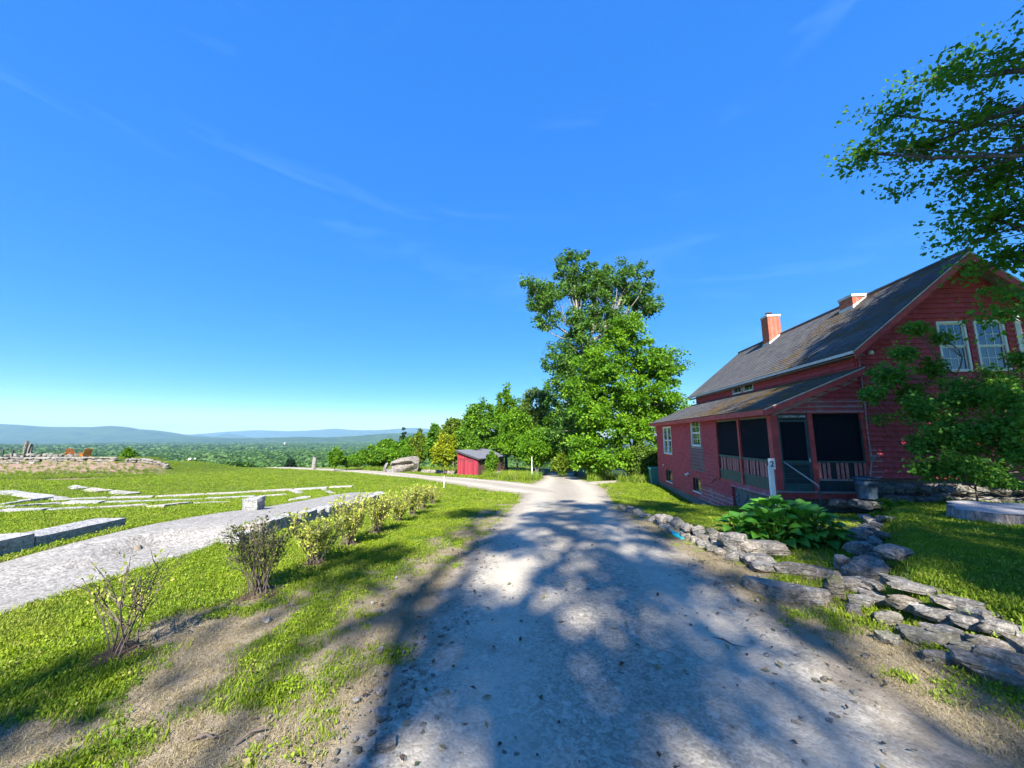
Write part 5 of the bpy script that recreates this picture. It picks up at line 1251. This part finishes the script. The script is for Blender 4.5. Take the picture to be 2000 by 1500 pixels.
for k, (nm, u, vt, hw, y, vb, leaf, bark, lab, ncl, ls) in enumerate(specs):
    q = at(u, vb, y); b = B(q.x, y); top = at(u, vt, y).z; bot = at(u, vb, y).z; hwm = hw / FPX * y; H = top - b.z
    bot = max(b.z + .15, min(bot, top - 1.0)) if nm.endswith('shrub') or nm == 'yellow_tree' else max(b.z + .6, bot)
    rng = random.Random(100 + k); h = top - bot; L = []
    nl_ = 7 if h > 3 else 4
    for i in range(nl_):
        f = i / (nl_ - 1); wz = math.sin(math.pi * (0.12 + .76 * f)) ** .7; rz_ = h / nl_ * rng.uniform(.85, 1.15)
        wz *= (1.1 - .35 * f)
        for sd in ((-1, 1) if 0 < i < nl_ - 1 else (0,)):
            off = sd * hwm * wz * rng.uniform(.3, .6); rx = hwm * wz * rng.uniform(.40, .62)
            L.append((off, rng.uniform(-.4, .4) * hwm * .6, bot - b.z + rz_ * .5 + f * (h - rz_ * 1.2), rx, rx, rz_ * .95))
    tree(nm, b, max(.4, (bot - b.z) + h * .75), L, lab, 'shrub' if 'shrub' in nm else 'tree', leaf, bark, int(ncl * 1.4), 64, ls * .88, max(.16, hwm * .24), 50 + k, max(.02, H * .018), G1 if y < 70 else None, flat=.7)

# shade trees that lean over the drive; only branches of the first reach into the picture
b = B(10.2, 3.6)
tree('shade_maple', b, 11.5, lobes_px(b, [(1690, 300, 6.4, .75, .8, .45), (1745, 225, 6.3, .85, .8, .40), (1830, 150, 6.2, .9, .8, .40), (1800, 290, 6.2, .9, .9, .50), (1905, 230, 6.0, .9, .9, .6), (1880, 340, 6.2, .9, .9, .5),
     (1965, 120, 5.8, .7, .7, .4), (1960, 330, 6.0, .8, .9, .6), (1935, 430, 6.4, .8, .9, .45), (1975, 500, 6.2, .7, .7, .5), (1900, 470, 7.0, .6, .7, .3), (1965, 575, 6.2, .45, .5, .28), (1930, 520, 6.6, .6, .6, .35), (1985, 600, 6.0, .5, .5, .3), (1945, 610, 6.4, .28, .3, .18), (1880, 415, 6.6, .6, .6, .3), (2010, 420, 6.0, .9, .9, .8), (2040, 250, 5.6, 1.2, 1, 1.0)]) +
     [(-1.2, -1.6, 11.2, 3.0, 3.0, 2.0), (2.2, 2.6, 9.6, 2.4, 2.2, 2.4)],
     'large maple whose leafy branches hang in from the top right', leaf='lf_over', clumps=640, per=42, lsize=.090, crad=.36, seed=7, r0=.42, flat=.55, shell=.0)
def thrown(base, spots, z):
    """crown masses at height z whose shade falls on the given spots of ground"""
    k = 1 / math.tan(R(SUN_EL)); return [(sx - math.sin(R(SUN_AZ)) * k * z_ - base.x, sy - math.cos(R(SUN_AZ)) * k * z_ - base.y, z_, r_, r_, 1.3) for (sx, sy, r_), z_ in zip(spots, z)]
b = B(5.6, -14.5)
tree('shade_maple', b, 16, thrown(b, [(4.9, 5.6, 2.6), (7.6, 8.4, 2.8), (4.2, 10.2, 2.2), (9.4, 5.6, 2.5), (6.8, 5.4, 2.6), (4.7, 3.4, 2.2), (6.6, 2.2, 2.2), (5.0, 12.6, 1.8), (3.0, 1.2, 2.0)], [17, 18.5, 19.5, 17, 15, 15.5, 14, 20.5, 14]),
     'tall maple behind the viewer that throws dappled shade over the drive', leaf='lf_shade', clumps=185, per=85, lsize=.20, crad=.66, seed=8, r0=.45, flat=.5, shell=.0)
b = B(-2.2, -15)
tree('shade_maple', b, 15, thrown(b, [(1.6, 8.4, 2.1), (1.4, 4.6, 2.1), (.3, 2.4, 1.7), (2.4, 11.2, 1.9), (-.2, 6.2, .9), (-.5, 3.8, .7), (-2.9, 2.2, .45), (-1.9, 5.0, .5), (-1.0, 9.4, 1.0)], [18, 16.5, 15, 19.5, 17, 15, 13, 15.5, 18]),
     'second tall maple behind the viewer whose shade reaches the near lawn', leaf='lf_shade', clumps=96, per=85, lsize=.20, crad=.60, seed=9, r0=.40, flat=.5, shell=.0)
b = B(14.2, .6)
tree('shade_maple', b, 11, [(-1.5, 1.5, 10.2, 2.6, 2.6, 2.2), (1.2, 1.0, 11.6, 2.8, 2.8, 2.4), (-2.6, .4, 13.2, 2.6, 2.4, 1.8), (.6, 1.0, 14.8, 2.8, 2.6, 1.6), (2.4, 1.2, 9.0, 2.2, 2.2, 2.0), (-.6, .6, 8.2, 2.2, 1.8, 1.4), (-5.6, .8, 10.0, 2.5, 2.3, 1.9), (-7.4, .3, 8.8, 2.2, 2.2, 1.6), (-4.2, .2, 12.2, 2.6, 2.2, 1.6)],
     'tall maple beyond the right edge that shades the gable', leaf='lf_shade', clumps=540, per=95, lsize=.25, crad=.75, seed=12, r0=.40, flat=.6, shell=.2)

# shrubs against the gable
b = HW(5.5, -1.7, 0); b.z = gz(b.x, b.y)
tree('arching_shrub', b, 1.6, lobes_px(b, [(1800, 800, 9.0, .45, .5, .40), (1850, 850, 8.6, .6, .5, .45), (1800, 870, 8.8, .40, .4, .28), (1880, 780, 8.8, .7, .5, .5), (1945, 760, 8.6, .7, .5, .55), (1950, 840, 8.2, .7, .5, .55), (1900, 900, 8.2, .6, .4, .30), (1985, 880, 8.0, .5, .4, .5), (1990, 790, 8.0, .5, .4, .5), (2010, 700, 8.3, .5, .4, .5), (1840, 915, 8.6, .5, .35, .22), (1800, 915, 8.9, .25, .3, .14), (1930, 930, 8.0, .6, .4, .22), (1880, 850, 8.4, .6, .4, .4)]),
     'big dark green shrub with bare arching stems against the gable wall', 'shrub', 'lf_shrub', 'twig', 560, 46, .078, .24, 21, .05, flat=.7, shell=.0)
b = HW(3.9, -1.2, 0); b.z = gz(b.x, b.y)
tree('leafy_sapling', b, 3.2, lobes_px(b, [(1700, 770, 9.6, .30, .3, .26), (1740, 735, 9.6, .42, .4, .36), (1765, 690, 9.6, .30, .3, .28), (1790, 640, 9.6, .36, .3, .18), (1780, 770, 9.6, .34, .3, .24), (1820, 720, 9.6, .26, .3, .3), (1718, 820, 9.7, .12, .12, .1), (1835, 660, 9.6, .20, .2, .18)]),
     'lighter green sapling spray hanging before the gable left of its windows', 'shrub', 'lf_shrub', 'twig', 230, 30, .080, .20, 22, .022, flat=.7, shell=.0)

# row of young shrubs along the lawn
def young(x, y, h, wd, leaf, nst, nlf, ls, lab, seed, bare_=.35):
    rng = np.random.default_rng(seed); b = B(x, y); o_ = empty('young_azalea', b, 0, lab, 'shrub', 'young shrubs in a row along the drive')
    st = MB(); P0, O0 = [], []
    for k in range(nst):
        a = rng.uniform(0, 6.283); sp = wd * math.sqrt(rng.uniform(.05, 1)); hh = h * rng.uniform(.7, 1.05)
        pa = bend((rng.normal(0, .05), rng.normal(0, .05), -.03), (math.cos(a) * sp, math.sin(a) * sp, hh), rng, 5, .02, .05)
        pa[1][:2] *= .8; pa[2][:2] *= .9
        st.tube(pa, [.0065, .0055, .0045, .0038, .003, .0015], 5, False)
        for j in range(3):
            i = rng.integers(2, 5); e = pa[i] + np.array([rng.normal(0, .09), rng.normal(0, .09), rng.uniform(.08, .2)]); st.tube([pa[i], (pa[i] + e) / 2 + rng.normal(0, .01, 3), e], [.005, .004, .002], 4, False)
            for q in range(max(1, nlf // 3)): t_ = rng.uniform(.3, 1); P0.append(pa[i] + (e - pa[i]) * t_ + rng.normal(0, .02, 3)); O0.append(np.array([math.cos(a), math.sin(a), .8]))
        for q in range(nlf):
            t_ = rng.uniform(bare_, 1.02) * 5; i = min(4, int(t_)); p = pa[i] + (pa[i + 1] - pa[i]) * (t_ - i); P0.append(p + rng.normal(0, .02, 3)); O0.append(np.array([math.cos(a) * .6, math.sin(a) * .6, .9]))
    st.build('stems', M['twig'], o_); link('leaves', leaves_mesh('leaves', np.array(P0), np.array(O0), ls, M[leaf], rng, up=.5, droop=-.1, wid=.27), o_)
    mm = MB(); n_ = 22; mm.v.append((0, 0, .04)); 
    for r_, z_ in ((.07, .035), (.14, .018), (.24, -.03)):
        for k in range(n_): a = 6.283 * k / n_; f = 1 + .25 * math.sin(3 * a + seed) * rng.uniform(.6, 1); mm.v.append((r_ * f * math.cos(a), r_ * f * math.sin(a), z_ + rng.uniform(-.006, .008)))
    for k in range(n_): mm.f.append((0, 1 + k, 1 + (k + 1) % n_))
    for i in range(2):
        for k in range(n_): mm.f.append((1 + i * n_ + k, 1 + (i + 1) * n_ + k, 1 + (i + 1) * n_ + (k + 1) % n_, 1 + i * n_ + (k + 1) % n_))
    mm.build('mulch_mound', M['soil'], o_, True)
young(-2.90, 2.98, .66, .26, 'lf_gold', 14, 16, .030, 'nearest young shrub, sparse twigs with a few pale leaves', 1, .5)
young(-2.60, 4.08, .70, .34, 'lf_twiggy', 30, 22, .034, 'second shrub of the row, dark twiggy and thinly leafed', 2, .5)
names = ['third', 'fourth', 'fifth', 'sixth', 'seventh', 'eighth', 'ninth']
for k, (x, y) in enumerate(((-2.55, 5.05), (-2.53, 6.0), (-2.47, 7.05), (-2.48, 8.4), (-2.52, 9.7), (-2.60, 11.2), (-2.68, 12.9))):
    young(x, y, .62 + .05 * (k * 2 % 3), .34 + .05 * (k % 2), 'lf_gold', 22 + 3 * (k % 3), 30, .046, names[k] + ' shrub of the row from the viewer, covered in golden leaves', 10 + k, .28)

# ------------------------------------------------------------------ instancing for uncountable stuff
def source(name, mesh): return bpy.data.objects.new(name, mesh)
def scatter(name, pts, scale, srcs, label, cat='grass', tilt=.15, seed=0):
    rng = np.random.default_rng(seed); n = len(pts)
    me = bpy.data.meshes.new(name); me.vertices.add(n); me.vertices.foreach_set('co', np.ascontiguousarray(pts, np.float32).ravel())
    rot = np.stack([rng.normal(0, tilt, n), rng.normal(0, tilt, n), rng.uniform(0, 6.283, n)], 1)
    for an, ty, arr, key in (('rot', 'FLOAT_VECTOR', rot, 'vector'), ('siz', 'FLOAT_VECTOR', scale if scale.ndim == 2 else np.repeat(scale[:, None], 3, 1), 'vector'), ('pick', 'INT', rng.integers(0, len(srcs), n), 'value')):
        a = me.attributes.new(an, ty, 'POINT'); a.data.foreach_set(key, np.ascontiguousarray(arr, np.int32 if ty == 'INT' else np.float32).ravel())
    o = link(name, me); tag(o, label, cat, None, 'stuff')
    ng = bpy.data.node_groups.new(name + '_nodes', 'GeometryNodeTree'); ng.interface.new_socket('Geometry', in_out='INPUT', socket_type='NodeSocketGeometry'); ng.interface.new_socket('Geometry', in_out='OUTPUT', socket_type='NodeSocketGeometry')
    N = ng.nodes; i_ = N.new('NodeGroupInput'); out = N.new('NodeGroupOutput'); iop = N.new('GeometryNodeInstanceOnPoints'); jn = N.new('GeometryNodeJoinGeometry')
    for s in reversed(srcs):
        oi = N.new('GeometryNodeObjectInfo'); oi.inputs['Object'].default_value = s; oi.inputs['As Instance'].default_value = True; ng.links.new(oi.outputs['Geometry'], jn.inputs[0])
    def at_(nm, ty):
        a = N.new('GeometryNodeInputNamedAttribute'); a.data_type = ty; a.inputs['Name'].default_value = nm; return a.outputs['Attribute']
    ng.links.new(i_.outputs[0], iop.inputs['Points']); ng.links.new(jn.outputs[0], iop.inputs['Instance'])
    iop.inputs['Pick Instance'].default_value = True; ng.links.new(at_('pick', 'INT'), iop.inputs['Instance Index'])
    e2r = N.new('FunctionNodeEulerToRotation'); ng.links.new(at_('rot', 'FLOAT_VECTOR'), e2r.inputs[0]); ng.links.new(e2r.outputs[0], iop.inputs['Rotation']); ng.links.new(at_('siz', 'FLOAT_VECTOR'), iop.inputs['Scale'])
    ng.links.new(iop.outputs[0], out.inputs[0]); md = o.modifiers.new('scatter', 'NODES'); md.node_group = ng
    return o

def tuft(seed, n, h, spread, m, wid=.0035, lean=.5):
    rng = np.random.default_rng(seed); V, F, Rn = [], [], []
    for k in range(n):
        b = np.array([rng.normal(0, spread), rng.normal(0, spread), 0]); a = rng.uniform(0, 6.283); hh = h * rng.uniform(.5, 1.1); ln = lean * hh * rng.uniform(.2, 1.2)
        d = np.array([math.cos(a), math.sin(a), 0]); s = np.array([-d[1], d[0], 0]) * wid * rng.uniform(.7, 1.3)
        i = len(V); V += [b - s, b + s, b + d * ln * .35 + [0, 0, hh * .6] + s * .8, b + d * ln * .35 + [0, 0, hh * .6] - s * .8, b + d * ln + [0, 0, hh]]
        F += [(i, i + 1, i + 2), (i, i + 2, i + 3), (i + 3, i + 2, i + 4)]; Rn += [rng.random()] * 5
    return np_mesh('tuft', np.array(V), np.array(F), m, False, {'rnd': ('FLOAT', np.array(Rn))})
def weed(seed, n, r_, m):
    rng = np.random.default_rng(seed); a = rng.uniform(0, 6.283, n); q = rng.random(n) ** .5 * r_
    P = np.stack([np.cos(a) * q, np.sin(a) * q, .012 + .03 * rng.random(n)], 1); return leaves_mesh('weed', P, np.stack([np.cos(a), np.sin(a), np.full(n, .2)], 1), .017, m, rng, up=1.6, droop=0, wid=.42)
GR = [source('tuft_a', tuft(1, 16, .034, .022, M['grass'], .0026)), source('tuft_b', tuft(2, 16, .042, .026, M['grass'], .0028)), source('tuft_c', weed(3, 14, .042, M['grass'])), source('tuft_d', tuft(4, 14, .038, .03, M['grass'], .0028, .9))]
DR = [source('straw_a', tuft(5, 14, .014, .03, M['grass_dry'], .0014, 2.2)), source('straw_b', tuft(6, 13, .017, .035, M['grass_dry'], .0014, 2.6))]
TL = [source('tall_a', tuft(7, 40, .5, .12, M['grass'], .010, .6)), source('tall_b', tuft(8, 34, .42, .10, M['lf_pale'], .010, .8))]
rngS = np.random.default_rng(77)
def lawn_points(r0, r1, dens, jig=0):
    amax = math.radians(60); area = (r1 * r1 - r0 * r0) * amax; n = int(area * dens)
    r = np.sqrt(rngS.uniform(r0 * r0, r1 * r1, n)); a = rngS.uniform(-amax, amax, n); x, y = r * np.sin(a), r * np.cos(a)
    ok = (road_in(x, y) < .05 + .35 * (fbm(x * 1.3, y * 1.3, 81, 3) - .35)) & (inside_line(x, y, PD) < 0.0) & (y < 71) & ~((x > 7.5) & (x - 7.673 > .1106 / .9939 * (y - 11) - .1) & (y > 10.0 - .11 * (x - 7.6)))
    ok &= ~((x > 3) & (y > 29.5)) & (planted(x, y) < .5)
    return x[ok], y[ok]
def grow(zones, srcs, name, label, dry=False, seed=0):
    PX, SC = [], []
    for r0, r1, dens, scl in zones:
        x, y = lawn_points(r0, r1, dens); d = bare(x, y); n = fbm(x * 1.7, y * 1.7, 51, 3)
        keep = (rngS.random(len(x)) < np.clip((1.08 - 1.45 * d) if not dry else (d * 1.3 - .1), 0, 1) * (.55 + .9 * n if not dry else 1)) if not dry else (rngS.random(len(x)) < np.clip(d * 1.1 - .12, 0, 1) * (road_in(x, y) < -.05))
        x, y = x[keep], y[keep]; PX.append(np.stack([x, y, np.where(road_in(x, y) > -.05, land(x, y) - .005, ground_z(x, y) - .004)], 1))
        # longer tufts in patches
        f = scl * rngS.uniform(.65, 1.2, len(x)) * (.75 + .6 * fbm(x * .6, y * .6, 61, 3)); fh = f * (1 if scl < 1.3 else .85 if scl < 1.8 else .55 if scl < 3 else .4); SC.append(np.stack([f, f, fh], 1))
    return scatter(name, np.concatenate(PX), np.concatenate(SC), srcs, label, 'grass', .2, seed)
grow([(1.6, 4.5, 1500, 1.0), (4.5, 8, 900, 1.1), (8, 14, 400, 1.5), (14, 26, 110, 2.4), (26, 45, 32, 3.6), (45, 72, 10, 5)], GR, 'grass', 'short mown green grass of the lawns')
grow([(1.6, 5, 1900, 1.0), (5, 9, 800, 1.2), (9, 16, 80, 1.6)], DR, 'dry_grass', 'straw-coloured dry grass on the worn verges', True, 3)

# weeds where the drive forks and below the tall trees, daylilies, mound growth
def patch(name, polys, dens, srcs, lab, smin, smax, seed, cat='weeds'):
    rng = np.random.default_rng(seed); PX = []
    for (x0, x1, y0, y1) in polys:
        n = int((x1 - x0) * (y1 - y0) * dens); x = rng.uniform(x0, x1, n); y = rng.uniform(y0, y1, n); k = (road_in(x, y) < -.25) & (inside_line(x, y, PD) < -.2); x, y = x[k], y[k]; PX.append(np.stack([x, y, ground_z(x, y)], 1))
    P = np.concatenate(PX); return scatter(name, P, rng.uniform(smin, smax, len(P)), srcs, lab, cat, .18, seed)
patch('tall_grass', [(-1.0, 3.0, 27.5, 33), (5.6, 9.5, 24.6, 29), (-2.5, 2, 33, 37), (-22, -6, 51, 56)], 9, TL, 'long green weeds at the edge of the woods', .7, 1.5, 5)
xm = rngS.uniform(-66, -36, 9000); ym = rngS.uniform(29, 45, 9000); k_ = (planted(xm, ym) > .35) & (ym < 43.2); lush = sstep(-46, -38, xm - (ym - 40) * .6); k_ &= rngS.random(9000) < .06 + .55 * lush; xm, ym = xm[k_], ym[k_]
scatter('mound_growth', np.stack([xm, ym, ground_z(xm, ym)], 1), rngS.uniform(.25, .75, len(xm)), TL, 'green weeds and planted tufts growing over the mound', 'weeds', .2, 6)

# pebbles on the drive
PB_ = []
for i in range(5):
    me = rock_mesh(700 + i, .5, 6, .05, 1, M['stone']); PB_.append(source('pebble_source', me))
n = 7000; r = 1.7 + rngS.random(n) ** 1.6 * 9; a = rngS.uniform(-.75, .75, n); x, y = r * np.sin(a), r * np.cos(a); ri = road_in(x, y); k = (ri > -.7) & (rngS.random(n) < np.where(ri < -.1, .25, np.where(ri < .45, 1.0, .4))) & (ri < 3); x, y = x[k], y[k]
scl = .009 + .034 * rngS.random(len(x)) ** 5
scatter('pebbles', np.stack([x, y, land(x, y) + .012 + scl * .2], 1), np.stack([scl * 1.2, scl, scl * .7], 1), PB_, 'loose grey pebbles scattered over the drive', 'pebbles', .3, 8)
for k, (u, v, s, lab) in enumerate(((745, 1405, .075, 'fist-sized rough stone at the left edge of the drive'), (752, 1468, .085, 'largest loose stone at the bottom left of the drive'), (520, 1216, .06, 'pale stone lying in the dry grass left of the drive'), (742, 1358, .06, 'reddish stone at the left edge of the drive'), (727, 1180, .035, 'small pale stone in the grass beside the drive'))):
    q = gp(u, v); o = empty('loose_stone', q, 0, lab, 'stone', 'loose stones by the drive'); put_stone(o, 'field', (0, 0, s * .3), (s * 1.3, s, s * .8), SR.random() * 3, .1, 'rock')
lit = [source('litter_source', leaves_mesh('litter', np.zeros((1, 3)), np.array([[1., 0, .05]]), .045, M[k_], np.random.default_rng(i), up=3.0, droop=0, wid=.3)) for i, k_ in enumerate(('soil', 'grass_dry', 'lf_twiggy', 'soil'))]
n = 700; r = 1.8 + rngS.random(n) * 10; a = rngS.uniform(-.6, .85, n); x, y = r * np.sin(a), r * np.cos(a); k = (road_in(x, y) > -1.2) & (yard(x, y) < -.1); x, y = x[k], y[k]
scatter('leaf_litter', np.stack([x, y, land(x, y) + np.where(road_in(x, y) > .2, .036, .016)], 1), rngS.uniform(.5, 1.2, len(x)), lit, 'small fallen leaves and bits scattered on the drive', 'leaves', .25, 12)
# fallen sticks
for k, (u, v, ln, rz, lab) in enumerate(((500, 1440, .20, .9, 'crooked dry stick in the dirt at the lower left'), (1420, 1262, .26, -.75, 'thin dark twig lying on the right of the drive'), (405, 1450, .16, .2, 'short thick piece of bark at the bottom left'))):
    q = gp(u, v); o = empty('fallen_stick', q + Vector((0, 0, .02)), rz, lab, 'stick', 'fallen sticks'); MB().tube([(-ln / 2, 0, 0), (-ln * .1, .015, .012), (ln * .2, -.02, .01), (ln / 2, .03, .004)], [.006, .008, .007, .003], 6).build('twig', M['twig'], o, True)

# ------------------------------------------------------------------ the wooded valley
def far_tree(seed, conifer=False, n=230, k=1.0):
    rng = np.random.default_rng(seed)
    if conifer:
        t_ = rng.random(n) ** .7; r_ = .24 * (1 - t_) + .02; a = rng.uniform(0, 6.283, n); P = np.stack([np.cos(a) * r_, np.sin(a) * r_, .1 + t_ * .95], 1); O = np.stack([np.cos(a), np.sin(a), -np.full(n, .3)], 1); m, s = M['lf_pine'], .20 * k
    else:
        v = rng.normal(0, 1, (n, 3)); v /= np.linalg.norm(v, axis=1)[:, None]; v[:, 2] = np.abs(v[:, 2]) * 1.2 - .35; lob = 1 + .25 * np.sin(v[:, 0] * 5 + seed) * np.sin(v[:, 1] * 5 + seed * 2); P = v * np.array([.40, .40, .42]) * lob[:, None] + np.array([0, 0, .55]); O = v; m, s = M['forest'], .24 * k; P = P * (1 - .35 * (1 - k) * rng.random((n, 1)))
    return leaves_mesh('far_tree', P, O, s, m, rng, up=.7, wid=.5, rnd=np.clip(.25 + .5 * (P[:, 2] - .3) + rng.normal(0, .1, n) + .15 * math.sin(seed * 3), 0, 1))
FT = [source('far_%d' % i, far_tree(i, i in (2,))) for i in range(6)]
FN = [source('near_%d' % i, far_tree(20 + i, i in (1,), 2600, .26)) for i in range(5)]
PX, SC = [], []
for r0, r1, dens, s0, s1 in ((76, 260, 1 / 32, 8, 13), (260, 700, 1 / 60, 10, 16), (700, 1800, 1 / 150, 14, 20), (1800, 5200, 1 / 620, 26, 38)):
    amax = math.radians(58); nn = int((r1 * r1 - r0 * r0) * amax * dens); r = np.sqrt(rngS.uniform(r0 * r0, r1 * r1, nn)); a = rngS.uniform(-amax, math.radians(14), nn); x, y = r * np.sin(a), r * np.cos(a); k = y > 78; x, y = x[k], y[k]
    s = rngS.uniform(s0, s1, len(x)); PX.append(np.stack([x, y, ground_z(x, y) - s * .18], 1)); near_ = sstep(160, 90, y); SC.append(np.stack([s * (1 - .2 * near_), s * (1 - .2 * near_), s * (.8 - .35 * near_) * (.75 if s0 > 20 else 1)], 1))
scatter('forest', np.concatenate(PX[1:]), np.concatenate(SC[1:]), FT, 'unbroken green forest filling the valley below the lawn', 'forest', .05, 9)
scatter('forest_edge', PX[0], SC[0], FN, 'tops of the nearest forest trees just below the lawn edge', 'forest', .05, 10)

# ------------------------------------------------------------------ summer haze over the valley
t = NT('haze_air'); t.t.nodes.remove(t.out); t.out = t.t.nodes.new('ShaderNodeOutputMaterial')
pv = t.n('ShaderNodeVolumePrincipled'); pv.inputs['Color'].default_value = (0.42, 0.70, 1.0, 1); pv.inputs['Density'].default_value = 6.5e-5; pv.inputs['Anisotropy'].default_value = 0.0
t.t.links.new(pv.outputs[0], t.out.inputs['Volume'])
hz = MB().box(-17000, 17000, -17000, 17000, -300, 420).build('haze', t.m); hz['kind'] = 'stuff'; hz['label'] = 'thin blue summer haze over the valley'; hz['category'] = 'haze'
